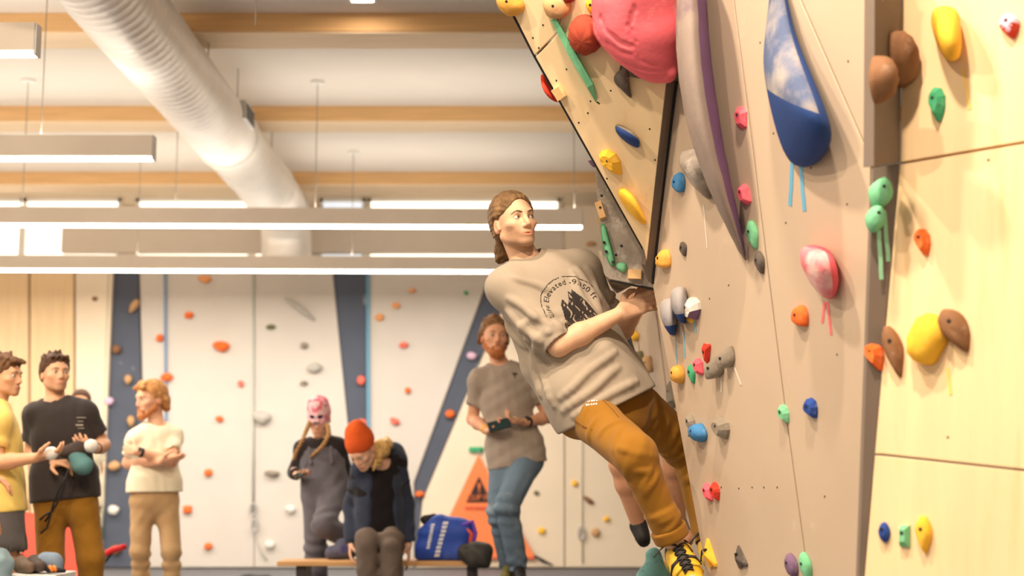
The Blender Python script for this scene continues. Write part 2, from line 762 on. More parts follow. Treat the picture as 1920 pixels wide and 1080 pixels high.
G1 = slab(gp((1223, 532), (1246, 330), (1270, 150), (1291, -90), (1362, -90), (1375, 0), (1402, 215), (1432, 455), (1470, 760), (1515, 1090), (1524, 1200), (1347, 1200), (1325, 1080), (1280, 835)),
          GP.n, 0.03, 'panel', M_GREY, near)
G2 = slab(gp((1364, -90), (1468, -90), (1500, 0), (1632, 300), (1614, 1200), (1526, 1200), (1517, 1090), (1472, 760), (1434, 455), (1404, 215), (1377, 0)),
          GP.n, 0.03, 'panel', M_GREY, near)
G3 = slab(gp((1472, -90), (1640, -90), (1637, 298), (1634, 298), (1503, 0)), GP.n, 0.03, 'panel', M_GREY, near)

# plywood wall nearest to the camera, right
RP = Plane(at(1688, 300, 3.86), at(1920, 262, 3.60), at(1622, 1080, 3.86))


def rp(*pts):
    return [RP.hit(x, y) for x, y in pts]


slab(rp((1694, -90), (2150, -160), (2150, 226), (1688, 304)), RP.n, 0.03, 'panel', M_PLY, near)
slab(rp((1687, 308), (2150, 230), (2150, 905), (1650, 851), (1640, 851)), RP.n, 0.03, 'panel', M_PLY, near)
slab(rp((1640, 854), (1650, 854), (2150, 909), (2150, 1250), (1606, 1250)), RP.n, 0.03, 'panel', M_PLY, near)


# dark return face between the plywood wall and the grey wall
def quad_slab(pts, th, name, m, parent):
    if isinstance(pts[3], tuple):
        pts[3] = Plane(pts[0], pts[1], pts[2]).hit(*pts[3])
    n = (pts[1] - pts[0]).cross(pts[2] - pts[0]).normalized()
    if n.dot(V((0, 0, CAMZ)) - pts[0]) < 0:
        n = -n
    return MB().prism(pts, -n * th).build(name, m, parent, bevel=0.002)


quad_slab([GP.hit(1641, -90, .002), RP.hit(1694, -90), RP.hit(1686.5, 303), (1639, 312)], 0.03, 'edge_panel', M_EDGE, near)
quad_slab([GP.hit(1637, 316, .002), RP.hit(1686, 307), RP.hit(1606, 1250), (1604, 1250)], 0.03, 'edge_panel', M_EDGE, near)

# overhanging plywood prow
WP = Plane(at(1213, 505, 5.20), at(935, -20, 4.86), at(1275, 100, 4.72))


def wp(*pts):
    return [WP.hit(x, y) for x, y in pts]


slab(wp((1004, 107), (1046, 64), (1085, -90), (1308, -90), (1249, 160), (1212, 490), (1208, 470)), WP.n, 0.024, 'panel', M_PLYD, near)
slab(wp((1002, 104), (905, -90), (1082, -90), (1044, 62)), WP.n, 0.024, 'panel', M_PLYD, near)
# dark strip on the right side of the prow, and the black joint
quad_slab([WP.hit(1210, 497), WP.hit(1250, 155), GP.hit(1269, 150), GP.hit(1224, 532)], 0.02, 'edge_panel', M_EDGE, near)
quad_slab([WP.hit(1250, 150), WP.hit(1309, -90), GP.hit(1290, -90) + V((0.02, 0.0, 0)), GP.hit(1269, 150)], 0.02, 'edge_panel', M_EDGE, near)
MB().tube([GP.hit(1223.5, 532, 0.004), GP.hit(1246, 330, 0.004), GP.hit(1269, 152, 0.004)], 0.005, 6).build('joint_strip', M_BLACK, near)
# dark edge along the left rim of the prow
MB().tube([WP.hit(906, -80, -0.016), WP.hit(1003, 107, -0.016), WP.hit(1209, 472, -0.016)], 0.005, 6).build('rim_strip', M_BLACK, near)
# hidden faces that close the boulder behind the prow and behind the arete
hb = MB()
p1, p2 = WP.hit(905, -90, -0.03), WP.hit(1209, 475, -0.03)
q1, q2 = p1 + V((1.0, 1.3, 0.2)), p2 + V((0.55, 1.0, 0.0))
hb.prism([p1, p2, q2, q1], (0.03, 0.0, 0))
hb.build('back_panel', M_GREY, near)
a1, a2, a3 = GP.hit(1229, 545, -0.02), GP.hit(1282, 840, -0.02), GP.hit(1347, 1200, -0.02)
MB().prism([a1, a2, a3, a3 + V((0.75, 1.15, 0)), a1 + V((0.75, 1.15, 0))], (0.03, 0, 0)).build('back_panel', M_GREY, near)

# chalky dark volume under the prow
DPl = Plane(at(1117, 330, 5.36), at(1131, 512, 5.36), at(1228, 541, 5.32))
dn = DPl.n
front = [DPl.hit(x, y) for x, y in ((1116, 300), (1118, 345), (1131, 508), (1134, 517), (1143, 524), (1190, 533), (1229, 541), (1232, 500), (1240, 300))]
back = [p + V((0.06, 0.42, 0.10 if p.z < 1.75 else 0)) for p in front]
n_ = len(front)
dv = structure(mesh_obj('wall_volume', front + back, [tuple(range(n_)), tuple(range(2 * n_ - 1, n_ - 1, -1))] + [((i + 1) % n_, i, i + n_, (i + 1) % n_ + n_) for i in range(n_)],
                        M_SPECK, None, base=front[3]))
fix_normals(dv)
md = dv.modifiers.new('bevel', 'BEVEL')
md.width = 0.012
md.segments = 3
MB().tube([front[4] + V((0, 0.005, -.004)), front[5] + V((0, 0.005, -.004)), front[6] + V((0, 0.005, -.004))], 0.004, 6).build('lower_rim', M_BLACK, dv, base=dv.location)

# second bouldering wall further back, seen past the climber
BP = Plane(at(1165, 520, 7.9), at(1246, 1080, 7.9), at(1420, 800, 6.9))
far2 = structure(empty('wall_bouldering_rear', (2, 7.5, 0)))
slab([BP.hit(x, y) for x, y in ((1122, 470), (1172, 470), (1262, 1122), (1252, 1122), (1192, 700))], BP.n, 0.03, 'panel', M_GREY, far2)
slab([BP.hit(x, y) for x, y in ((1174, 470), (1214, 470), (1300, 1122), (1264, 1122))], BP.n, 0.03, 'panel', M_GREY, far2)
slab([BP.hit(x, y) for x, y in ((1216, 470), (1480, 470), (1480, 1122), (1302, 1122))], BP.n, 0.03, 'panel', M_GREY, far2)


# bolt-hole dots on the near walls
def dots(pl, pts, parent, r=0.0035):
    b = MB()
    for (x, y) in pts:
        c = pl.hit(x, y, 0.0008)
        ring = [c + (pl.u * math.cos(2 * PI * k / 8) + pl.v * math.sin(2 * PI * k / 8)) * r for k in range(8)]
        b.prism(ring, -pl.n * 0.004)
    o = b.build('bolt_hole', M_BLACK, parent)
    o['kind'] = 'stuff'
    return o


M_HOLE = mat('bolt_hole_dark', (72, 58, 46), 0.8, 0.1)
dots(WP, [(1018, 47), (1062, 130), (1043, 151), (999, 71), (1120, 192), (1123, 194), (1145, 170), (1102, 212), (1085, 230), (1218, 242), (1138, 335), (1228, 300), (1107, 190), (1010, 90)], near)
dots(GP, [(1330, 915), (1352, 914), (1385, 916), (1410, 914), (1432, 914), (1457, 914), (1425, 80), (1590, 115), (1450, 250), (1520, 315), (1588, 383), (1473, 418), (1330, 560), (1366, 535), (1569, 665), (1546, 931), (1291, 817)], near)
dots(RP, [(1777, 820), (1702, 642), (1853, 300)], near)

# ================================================================ ceiling fixtures
def linear_lamp(xa, xb, Y, zb, label, power, cables=(), endcap=True, yaw=0.0, segs=None, hgt=0.16):
    pa, pb = V((xa, Y, zb)), V((xb, Y + (xb - xa) * yaw, zb))
    L = (pb - pa).length
    rz = math.atan2(pb.y - pa.y, pb.x - pa.x)
    root = empty('linear_lamp', (pa + pb) / 2, label, 'lamp', 'linear ceiling lamps')
    root.rotation_euler.z = rz

    def B(c, s, nm, m, bev=0.003):
        o = MB().box(c, s).build(nm, m, base=(0, 0, 0), bevel=bev)
        o.parent = root
        return o
    B((0, 0, hgt / 2 + 0.012), (L, 0.075, hgt - 0.012), 'housing', M_HOUSING)
    for s0, s1 in (segs or [(0, 1)]):
        B((-L / 2 + L * (s0 + s1) / 2, 0, 0.006), (L * (s1 - s0) - 0.01, 0.068, 0.016), 'diffuser', M_GLOW)
    for sx in (-1, 1):
        B((sx * (L / 2 + 0.004), 0, hgt / 2), (0.012, 0.082, hgt + 0.006), 'end_cap', M_CAP, 0.002)
    for cx in cables:
        t = MB().tube([(cx, 0, hgt), (cx, 0, ZC - zb)], 0.004, 6).build('cable', M_CABLE, base=(0, 0, 0))
        t.parent = root
        t = MB().tube([(cx, 0, ZC - zb - 0.02), (cx, 0, ZC - zb)], [0.06, 0.06], 14).build('canopy', M_WHITE, base=(0, 0, 0))
        t.parent = root
    area_light('lamp_light', (0, 0, -0.012), L, 0.07, power * 1.3, (0, 0, 0), root)
    area_light('ceiling_fill', (0, 0, hgt + 0.02), L, 0.06, power * 0.36, (PI, 0, 0), root)  # added upward fill in place of bounce light on the ceiling
    return root


ZL = 3.15


def xat(px, py, Y):
    return at(px, py, Y).x


linear_lamp(-7.0, xat(68, 100, 7.05), 7.05, ZL, 'linear ceiling lamp highest in the upper left corner', 60, (3.4,))
linear_lamp(-7.5, xat(287, 300, 9.44), 9.44, ZL, 'linear ceiling lamp hanging left of the duct, second from the top', 60, ((xat(77, 250, 9.44) - (-7.5 + xat(287, 300, 9.44)) / 2),))
xa, xb = -8.0, xat(1092, 418, 12.0)
linear_lamp(xa, xb, 11.9, ZL, 'long linear ceiling lamp crossing the picture behind the climber\'s head', 90,
            [xat(p, 390, 12) - (xa + xb) / 2 for p in (43, 328, 590, 1090 - 12)], yaw=0.022)
xa, xb = -8.2, xat(1010, 505, 14.7)
linear_lamp(xa, xb, 14.55, ZL, 'lowest and farthest long linear ceiling lamp', 90, [xat(p, 480, 14.7) - (xa + xb) / 2 for p in (260, 660)], yaw=0.022)


def downlight(loc, label, power, tilt=(0, 0, 0), spread=None):
    r = empty('recessed_downlight', (loc[0], loc[1], ZC), label, 'lamp', 'recessed ceiling downlights')
    s = 0.16
    fr = MB()
    for sx, sy, wx, wy in ((0, 1, s + .04, .02), (0, -1, s + .04, .02), (1, 0, .02, s), (-1, 0, .02, s)):
        fr.box((sx * (s / 2 + .01), sy * (s / 2 + .01), -0.004), (wx, wy, 0.012))
    o = fr.build('frame', M_WHITE, base=(0, 0, 0))
    o.parent = r
    o = MB().box((0, 0, -0.002), (s, s, 0.006)).build('diffuser', M_GLOW, base=(0, 0, 0))
    o.parent = r
    if power:
        area_light('downlight_light', (0, 0, -0.02), s, s, power, tilt, r, color=(1.0, 0.80, 0.60), spread=spread)
    return r


p = at(678, 7, 9.86)
downlight((p.x, 9.86), 'small square recessed ceiling light at the top of the picture', 3)
for k, (x, y, pw) in enumerate(((-1.3, 1.6, 70), (0.35, 2.7, 90), (-2.6, 3.2, 80), (-0.7, 3.6, 80))):
    downlight((x, y), 'square recessed ceiling light above the near hall end, ' + ('left front', 'right front', 'far left', 'nearest the prow')[k], pw)

# ================================================================ spiral duct
def make_duct():
    R = 0.275
    root = empty('spiral_duct', (-2.45, 12, 4.0), 'large silver spiral air duct running under the ceiling beams', 'duct')
    Zd = 4.0
    A0, A1 = at(205, -15, 3.0 / 0.353), at(528, 385, 3.0 / 0.1947)
    A0.z = A1.z = Zd
    d = (A1 - A0).normalized()
    A0 = A0 - d * 3.0
    # spiral seam tube: radius modulated by ridge
    Ltot = (A1 - A0).length
    n, seg = 48, int(Ltot / 0.022)
    vs, fs = [], []
    side = d.cross(V((0, 0, 1))).normalized()
    pitch_ = 0.11
    smooth_from = Ltot * 0.66
    for i in range(seg + 1):
        s = Ltot * i / seg
        for k in range(n):
            a = 2 * PI * k / n
            ph = (s / pitch_ + k / n) % 1.0
            rr = R + (0.007 * math.exp(-((ph - 0.5) / 0.10) ** 2) if s < smooth_from else (0.004 * math.exp(-((ph - 0.5) / 0.10) ** 2)))
            vs.append(A0 + d * s + (side * math.cos(a) + V((0, 0, 1)) * math.sin(a)) * rr)
    for i in range(seg):
        for k in range(n):
            fs.append((i * n + k, i * n + (k + 1) % n, (i + 1) * n + (k + 1) % n, (i + 1) * n + k))
    o = mesh_obj('pipe', vs, fs, M_DUCT, root, root.location, True)
    # joint collars
    for f in (0.685, 0.90):
        c = A0 + d * Ltot * f
        MB().tube([c - d * 0.05, c - d * 0.02, c + d * 0.02, c + d * 0.05], [R + .004, R + .016, R + .016, R + .004], 40, cap=False).build('collar', M_DUCT, root, smooth=True)
    # elbow turning down and its outlet
    pts, rs = [], []
    c0 = A1
    for k in range(9):
        a = PI / 2 * k / 8
        pts.append(c0 + d * math.sin(a) * 0.42 + V((0, 0, -1)) * (1 - math.cos(a)) * 0.42)
        rs.append(R + 0.006)
    pts.append(pts[-1] + V((0, 0, -0.16)))
    rs.append(R + 0.006)
    MB().tube(pts, rs, 36, cap=False).build('elbow', M_DUCT, root, smooth=True)
    MB().tube([pts[-1], pts[-1] + V((0, 0, -0.03)), pts[-1] + V((0, 0, -0.05))], [R + .006, R + .05, R + .05], 36).build('outlet', M_WHITE, root)
    # side register (dark grille on the right flank), hangers
    c = A0 + d * Ltot * 0.63 + side * (R + 0.0) + V((0, 0, 0.06))
    Rm = Matrix((side, d, V((0, 0, 1)))).transposed()
    MB().box(c, (0.05, 0.42, 0.16), Rm).build('register_frame', M_CAP, root, bevel=0.006)
    for k in range(5):
        MB().box(c + side * 0.022 + V((0, 0, -0.052 + 0.026 * k)), (0.014, 0.36, 0.014), Rm).build('slat', M_BLACK, root)
    for f in (0.50, 0.62, 0.80):
        c = A0 + d * Ltot * f + side * (R * 0.75)
        MB().tube([V((c.x, c.y, Zd + 0.15)), V((c.x, c.y, ZC))], 0.005, 6).build('hanger_rod', M_CABLE, root)


make_duct()
# ================================================================ climbing holds
HC = dict(orange=(240, 112, 48), red=(214, 62, 44), pink=(240, 104, 120), yellow=(244, 190, 60), mustard=(226, 168, 76), green=(70, 168, 120),
          mint=(120, 196, 150), teal=(90, 160, 150), blue=(40, 72, 150), sky=(70, 134, 190), grey=(142, 132, 118), dark=(92, 84, 78), lgrey=(186, 182, 174),
          white=(226, 222, 214), brown=(134, 96, 66), tan=(200, 158, 112), purple=(122, 96, 128), olive=(112, 108, 78), wood=(228, 188, 134), lilac=(226, 190, 214),
          maroon=(150, 52, 36), peach=(242, 168, 108), coral=(238, 116, 96))


def hm(c, chalk=True):
    return mat('hold_' + c, HC[c], 0.75, 0.07, 14, bump=0.15, bscale=150, c2=tuple(int(k * 0.5 + 118) for k in HC[c]) if chalk else None,
               c2lo=0.60, c2hi=0.82, c2scale=11, spec=0.25, bdist=0.004)


SH = {
    'round': [(math.cos(2 * PI * k / 16) * .5, math.sin(2 * PI * k / 16) * .5) for k in range(16)],
    'drop': [(0, .5), (.2, .42), (.4, .25), (.5, .05), (.42, -.12), (.25, -.3), (.08, -.48), (0, -.5), (-.12, -.42), (-.3, -.22), (-.46, 0), (-.5, .15), (-.4, .34), (-.2, .46)],
    'shield': [(-.1, .5), (.25, .44), (.5, .2), (.5, -.1), (.35, -.32), (.18, -.5), (0, -.46), (-.25, -.25), (-.46, 0), (-.5, .25), (-.35, .44)],
    'block': [(-.5, .5), (0, .5), (.5, .5), (.5, 0), (.5, -.5), (0, -.5), (-.5, -.5), (-.5, 0)],
    'bar': [(-.46, .5), (0, .5), (.46, .5), (.5, .2), (.5, -.2), (.46, -.5), (0, -.5), (-.46, -.5), (-.5, -.2), (-.5, .2)],
    'rock': [(-.2, .5), (.22, .42), (.5, .12), (.38, -.2), (.3, -.46), (-.06, -.5), (-.4, -.34), (-.5, .05), (-.42, .34)],
    'tri': [(0, .5), (.12, .35), (.3, 0), (.5, -.4), (.42, -.5), (0, -.46), (-.42, -.5), (-.5, -.42), (-.3, 0), (-.1, .36)],
    'lens': [(-.5, 0), (-.3, .3), (0, .5), (.3, .34), (.5, .02), (.34, -.32), (0, -.5), (-.3, -.36)],
}


def hold(pl, px, py, w, h, prot, col, label, shape='rock', rot=0.0, peak=(0, 0), flat=False, col2=None, bolt=True, name='climbing_hold', group=None, top=0.55):
    """w,h: size in photo pixels at that depth, along the wall; prot in the same pixels"""
    c = pl.hit(px, py)
    k = 1.0 / ppm(c.y)
    w, h, prot = w * k, h * k, prot * k
    r0 = random.Random(int(px * 7 + py * 13))
    pts = SH[shape]
    if not flat:   # round the outline off
        for _ in range(1):
            q = []
            for i in range(len(pts)):
                a, b = pts[i], pts[(i + 1) % len(pts)]
                q += [(a[0] * .75 + b[0] * .25, a[1] * .75 + b[1] * .25), (a[0] * .25 + b[0] * .75, a[1] * .25 + b[1] * .75)]
            pts = q
    n = len(pts)
    rings = [(1.0, -0.02), (1.0, 0.22), (0.93, 0.55), (0.72, 0.84), (0.4, 0.97)] if not flat else [(1.0, -0.02), (0.98, 0.3), (top, 1.0)]
    cr, sr = math.cos(rot), math.sin(rot)
    vs, fs = [], []
    for (rr, hh) in rings:
        for (x, y) in pts:
            j = 1.0 + (r0.uniform(-.05, .05) if hh > 0.3 else 0)
            x_, y_ = x * rr * j * w + peak[0] * w * max(hh, 0) ** 1.5, y * rr * j * h + peak[1] * h * max(hh, 0) ** 1.5
            x2, y2 = x_ * cr - y_ * sr, x_ * sr + y_ * cr
            vs.append(c + pl.u * x2 + pl.v * y2 + pl.n * (prot * hh * (1 + r0.uniform(-.04, .04))))
    x_, y_ = peak[0] * w, peak[1] * h
    vs.append(c + pl.u * (x_ * cr - y_ * sr) + pl.v * (x_ * sr + y_ * cr) + pl.n * prot)
    for i in range(len(rings) - 1):
        for k2 in range(n):
            fs.append((i * n + k2, i * n + (k2 + 1) % n, (i + 1) * n + (k2 + 1) % n, (i + 1) * n + k2))
    L = (len(rings) - 1) * n
    for k2 in range(n):
        fs.append((L + k2, L + (k2 + 1) % n, len(vs) - 1))
    fs.append(tuple(range(n))[::-1])
    o = mesh_obj(name, vs, fs, hm(col), None, c, not flat)
    fix_normals(o)
    if col2:
        o.data.materials.append(hm(col2))
        for p in o.data.polygons:
            nn = p.normal
            if nn.z < -0.15 and nn.dot(pl.n) < 0.9:
                p.material_index = 1
    tag(o, label, 'climbing hold', group)
    if bolt and h > 0.05:
        bp = c + pl.u * (peak[0] * w * .5) + pl.v * (peak[1] * h * .5 + h * .12) + pl.n * prot * 0.93
        b = MB().tube([bp - pl.n * 0.02, bp + pl.n * 0.003], 0.005 if h < .12 else .006, 8).build('bolt', M_BLACK, o)
    return o


def loft_hold(pl, rows, mats, rowmat, label, name='climbing_hold', sub=2, group=None, rough=0.0):
    """rows: polylines of (px,py,offset from the wall in m); consecutive rows are skinned"""
    P = [[pl.hit(x, y, off) for (x, y, off) in r] for r in rows]
    n = len(P[0])
    vs, fs, fm = [], [], []
    for r in P:
        vs += r
    for i in range(len(P) - 1):
        for k in range(n - 1):
            fs.append((i * n + k, i * n + k + 1, (i + 1) * n + k + 1, (i + 1) * n + k))
            fm.append(rowmat(i, k) if callable(rowmat) else rowmat[i])
    # back face so that the hold is closed
    m = len(P) - 1
    for k in range(n - 1):
        fs.append((m * n + k, m * n + k + 1, k + 1, k))
        fm.append(0 if callable(rowmat) else rowmat[-1])
    fs.append(tuple(i * n for i in range(m + 1)))
    fs.append(tuple(i * n + n - 1 for i in range(m, -1, -1)))
    fm += [0, 0] if callable(rowmat) else [rowmat[0], rowmat[0]]
    c = sum(vs, V()) / len(vs)
    o = mesh_obj(name, vs, fs, None, None, c, True, mats, fm)
    fix_normals(o)
    s = o.modifiers.new('sub', 'SUBSURF')
    s.levels = s.render_levels = sub
    if rough:
        tx = bpy.data.textures.new('clouds', 'CLOUDS')
        tx.noise_scale = 0.05
        d = o.modifiers.new('disp', 'DISPLACE')
        d.texture = tx
        d.strength = rough
        d.mid_level = 0.5
    return tag(o, label, 'climbing hold', group)


def tape(pl, x0, y0, x1, y1, wpx, c, label, group):
    a, b = pl.hit(x0, y0, 0.0015), pl.hit(x1, y1, 0.0015)
    d = (b - a).normalized()
    s = pl.n.cross(d) * (wpx / ppm(a.y) / 2)
    n = 5
    vs = []
    for k in range(n + 1):
        p = a.lerp(b, k / n) + s * (0.12 * math.sin(k * 2.1 + x0))
        vs += [p - s, p + s, p + s - pl.n * 0.001, p - s - pl.n * 0.001]
    fs = []
    for k in range(n):
        i, j = 4 * k, 4 * k + 4
        fs += [(i, i + 1, j + 1, j), (i + 1, i + 2, j + 2, j + 1), (i + 2, i + 3, j + 3, j + 2), (i + 3, i, j, j + 3)]
    fs += [(0, 3, 2, 1), (4 * n, 4 * n + 1, 4 * n + 2, 4 * n + 3)]
    m = mat('tape_%d_%d_%d' % c, c, 0.5, 0.05, 20)
    o = mesh_obj('route_tape', vs, fs, m, None, a)
    return tag(o, label, 'tape', group)


# ---- far wall: (x, y, w, h, protrusion, colour, shape, label)
FAR = [
    (180, 560, 17, 13, 8, 'brown', 'rock', 'small brown hold high on the cream panel left of the blue strip'),
    (252, 574, 14, 30, 10, 'tan', 'shield', 'long tan hold tilted at the top of the left slate blue strip'),
    (219, 655, 19, 17, 9, 'brown', 'rock', 'brown hold on the left edge of the left slate blue strip'),
    (241, 712, 15, 20, 9, 'tan', 'drop', 'tan drop-shaped hold on the left slate blue strip beside the bearded head'),
    (205, 752, 19, 16, 9, 'lilac', 'rock', 'pale pinkish hold on the left slate blue strip'),
    (246, 790, 14, 22, 9, 'tan', 'shield', 'tan hold partly behind the shoulder of the cream shirt'),
    (215, 873, 26, 20, 11, 'tan', 'lens', 'large tan hold on the left slate blue strip at elbow height'),
    (214, 956, 22, 18, 10, 'white', 'rock', 'whitish hold low on the left slate blue strip'),
    (218, 1031, 22, 20, 10, 'brown', 'drop', 'brown hold lowest on the left slate blue strip beside the red strap'),
    (384, 524, 26, 16, 10, 'peach', 'shield', 'light orange hold just below the lowest lamp on the left grey panel'),
    (355, 591, 18, 14, 9, 'orange', 'rock', 'small orange hold, right of the blue rope near the top'),
    (300, 634, 14, 15, 9, 'orange', 'round', 'round orange hold left of the blue rope'),
    (415, 650, 32, 21, 14, 'orange', 'shield', 'largest orange hold on the left grey panel'),
    (313, 707, 26, 18, 11, 'orange', 'lens', 'wide orange hold behind the blue rope'),
    (452, 720, 12, 14, 7, 'coral', 'drop', 'tiny coral hold near the grey rope'),
    (412, 785, 17, 12, 8, 'orange', 'lens', 'slanted orange hold right of the cream shirt'),
    (391, 886, 16, 14, 8, 'orange', 'round', 'orange hold at the height of the crossed arms man\'s belt'),
    (352, 955, 16, 14, 8, 'orange', 'block', 'squarish orange hold beside the khaki trousers'),
    (391, 1024, 16, 13, 8, 'orange', 'round', 'lowest orange hold on the left grey panel'),
    (491, 783, 36, 25, 14, 'lgrey', 'shield', 'big grey hold crossed by the grey rope'),
    (508, 613, 20, 11, 8, 'olive', 'lens', 'small olive grey hold right of the grey rope'),
    (571, 648, 15, 13, 8, 'grey', 'rock', 'small grey hold below the long diagonal one'),
    (590, 689, 32, 21, 12, 'lgrey', 'lens', 'oval grey hold above the pink hat'),
    (570, 718, 16, 10, 8, 'grey', 'lens', 'tiny flat grey hold closest above the pink hat'),
    (510, 888, 29, 12, 11, 'grey', 'shield', 'flat grey hold left of the woman in overalls'),
    (545, 955, 20, 15, 9, 'white', 'shield', 'white hold left of the overalls at knee height'),
    (507, 1021, 20, 15, 9, 'white', 'rock', 'lowest white hold above the end of the bench'),
    (678, 713, 17, 19, 9, 'coral', 'rock', 'upper coral hold on the narrow slate blue wedge'),
    (679, 793, 18, 16, 9, 'coral', 'shield', 'lower coral hold on the narrow slate blue wedge above the orange beanie'),
    (773, 545, 16, 9, 7, 'peach', 'lens', 'topmost of three light orange holds in a diagonal row'),
    (743, 573, 17, 12, 8, 'peach', 'rock', 'middle one of three light orange holds in a diagonal row'),
    (712, 595, 17, 15, 8, 'peach', 'rock', 'lowest of three light orange holds in a diagonal row'),
    (757, 647, 20, 13, 8, 'coral', 'lens', 'pale coral hold in the middle of the right grey panel'),
    (765, 732, 12, 12, 7, 'orange', 'rock', 'small orange hold right of the light blue rope'),
    (740, 790, 20, 13, 8, 'coral', 'shield', 'coral hold above the blond hair'),
    (874, 549, 9, 8, 5, 'green', 'round', 'tiny green hold near the top of the diagonal blue strip'),
    (885, 667, 20, 15, 9, 'lilac', 'rock', 'lilac hold on the diagonal blue strip beside the bearded face'),
    (844, 776, 18, 15, 9, 'orange', 'round', 'orange hold halfway down the diagonal blue strip'),
    (787, 926, 19, 12, 8, 'orange', 'lens', 'orange hold at the foot of the diagonal blue strip'),
    (893, 843, 28, 11, 9, 'green', 'bar', 'green hold above the tip of the orange triangle flag'),
    (1031, 787, 15, 11, 7, 'yellow', 'rock', 'yellow hold between the jeans and the mustard trousers'),
    (1078, 906, 13, 12, 7, 'yellow', 'rock', 'small yellow hold at the top of the lower right group'),
    (1006, 924, 11, 9, 6, 'olive', 'rock', 'tiny olive hold right of the bent knee in jeans'),
    (1103, 938, 24, 10, 8, 'brown', 'shield', 'slanted brown hold in the lower right group'),
    (1137, 973, 15, 11, 7, 'yellow', 'lens', 'yellow hold in the lower right group beside the mustard shin'),
    (1117, 998, 18, 17, 8, 'tan', 'rock', 'tan hold in the lower right group below the yellow one'),
    (1016, 995, 16, 13, 7, 'yellow', 'rock', 'yellow hold right of the orange triangle flag'),
    (1164, 900, 24, 10, 8, 'brown', 'lens', 'flat brown hold touching the outline of the mustard knee'),
    (1108, 458, 22, 11, 8, 'tan', 'lens', 'flat tan hold left of the dark volume'),
    (1127, 415, 12, 22, 9, 'yellow', 'shield', 'yellow hold half hidden by the dark volume'),
]
FH = Plane(at(300, 1062, YB - 0.02), at(900, 1062, YB - 0.02), at(600, 600, YB - 0.02))
for (x, y, w, h, p, c, s, lab) in FAR:
    rot = {252: -0.6, 412: -0.35, 740: -0.3, 1103: -0.5, 787: 0.0, 452: 0.4, 712: 0.3}.get(x, 0.0)
    hold(FH, x, y, w, h, p, c, lab, s, rot, peak=(0, -0.12), bolt=False, group='holds on the far climbing wall')
loft_hold(FH, [[(530, 553, -.01), (548, 556, -.01), (575, 575, -.01), (595, 600, -.01)], [(532, 560, .06), (548, 566, .10), (572, 584, .12), (592, 602, .07)],
               [(533, 565, -.01), (545, 578, -.01), (568, 597, -.01), (590, 606, -.01)]], [hm('lgrey')], [0, 0], 'long diagonal grey hold on the wall above the woman in overalls', group='holds on the far climbing wall')

# ---- near grey wall
G = 'holds on the near grey wall'
hold(GP, 1276, 343, 44, 42, 14, 'sky', 'sky blue hold beside the black joint under the grey horn', 'shield', 0.2, (0, -.1), group=G)
hold(GP, 1250, 487, 44, 40, 18, 'mustard', 'mustard pinch beside the dark volume on the grey wall edge', 'shield', 0.5, (-.1, 0), group=G)
hold(GP, 1283, 467, 26, 30, 7, 'dark', 'small dark grey chip right of the mustard pinch', 'drop', 0.2, group=G)
hold(GP, 1392, 220, 42, 46, 11, 'pink', 'small pink hold right of the purple fin, upper one', 'rock', 0.0, flat=True, group=G)
hold(GP, 1400, 364, 32, 44, 15, 'pink', 'pink hold right of the purple fin, lower one', 'rock', 0.3, flat=True, group=G)
hold(GP, 1415, 440, 32, 58, 13, 'mint', 'mint green hold right of the purple fin tip', 'drop', 0.1, group=G)
hold(GP, 1428, 492, 28, 46, 12, 'dark', 'dark grey hold under the mint green one', 'drop', 0.1, group=G)
hold(GP, 1505, 594, 46, 46, 16, 'orange', 'orange hold left of the pink tape', 'shield', 0.4, (-.1, 0), group=G)
hold(GP, 1328, 664, 28, 40, 10, 'red', 'small red hold above two grey knobs', 'tri', 3.0, flat=True, group=G)
hold(GP, 1313, 687, 30, 34, 12, 'pink', 'small pink hold between green and red ones', 'rock', 0.2, flat=True, group=G)
hold(GP, 1299, 701, 24, 38, 8, 'green', 'small green hold left of the small pink one', 'drop', 0.1, group=G)
hold(GP, 1277, 701, 40, 38, 20, 'mustard', 'mustard hold at the wall edge above the climber\'s thigh', 'lens', 0.5, group=G)
hold(GP, 1302, 578, 54, 44, 20, 'white', 'chalk white and purple edge below the double blue hold, right one', 'shield', 0.0, (0, -.1), flat=True, col2='purple', group=G)
hold(GP, 1294, 594, 36, 17, 9, 'yellow', 'thin yellow hold under the chalk white one', 'bar', -0.45, group=G)
hold(GP, 1350, 686, 36, 48, 26, 'grey', 'rounded grey knob pointing left, left one of the pair', 'lens', -0.5, (-.2, -.3), group=G)
hold(GP, 1371, 668, 34, 46, 24, 'grey', 'rounded grey knob pointing left, right one of the pair', 'lens', -0.5, (-.2, -.3), group=G)
hold(GP, 1358, 802, 44, 44, 18, 'grey', 'faceted grey hold with bolt holes below the two knobs', 'shield', 0.0, (-.1, 0), flat=True, group=G)
hold(GP, 1316, 811, 50, 38, 22, 'sky', 'sky blue hold overlapping a grey one beside the thigh', 'lens', -0.3, (-.1, 0.05), group=G)
hold(GP, 1299, 793, 24, 40, 12, 'grey', 'grey hold behind the sky blue one', 'drop', 0.2, flat=True, group=G)
hold(GP, 1472, 776, 30, 38, 11, 'mint', 'mint green hold on the seam of the grey wall', 'shield', 0.3, flat=True, group=G)
hold(GP, 1523, 766, 40, 42, 13, 'blue', 'small dark blue hold right of the seam', 'shield', 0.3, flat=True, group=G)
hold(GP, 1344, 921, 30, 36, 11, 'red', 'red half of the low red and pink pair', 'drop', 0.2, flat=True, group=G)
hold(GP, 1331, 922, 24, 36, 12, 'pink', 'pink half of the low red and pink pair', 'rock', 0.2, flat=True, group=G)
hold(GP, 1334, 1036, 28, 54, 14, 'yellow', 'yellow pyramid at the wall edge beside the climbing shoe', 'tri', 0.15, (-.1, 0), flat=True, top=0.15, group=G)
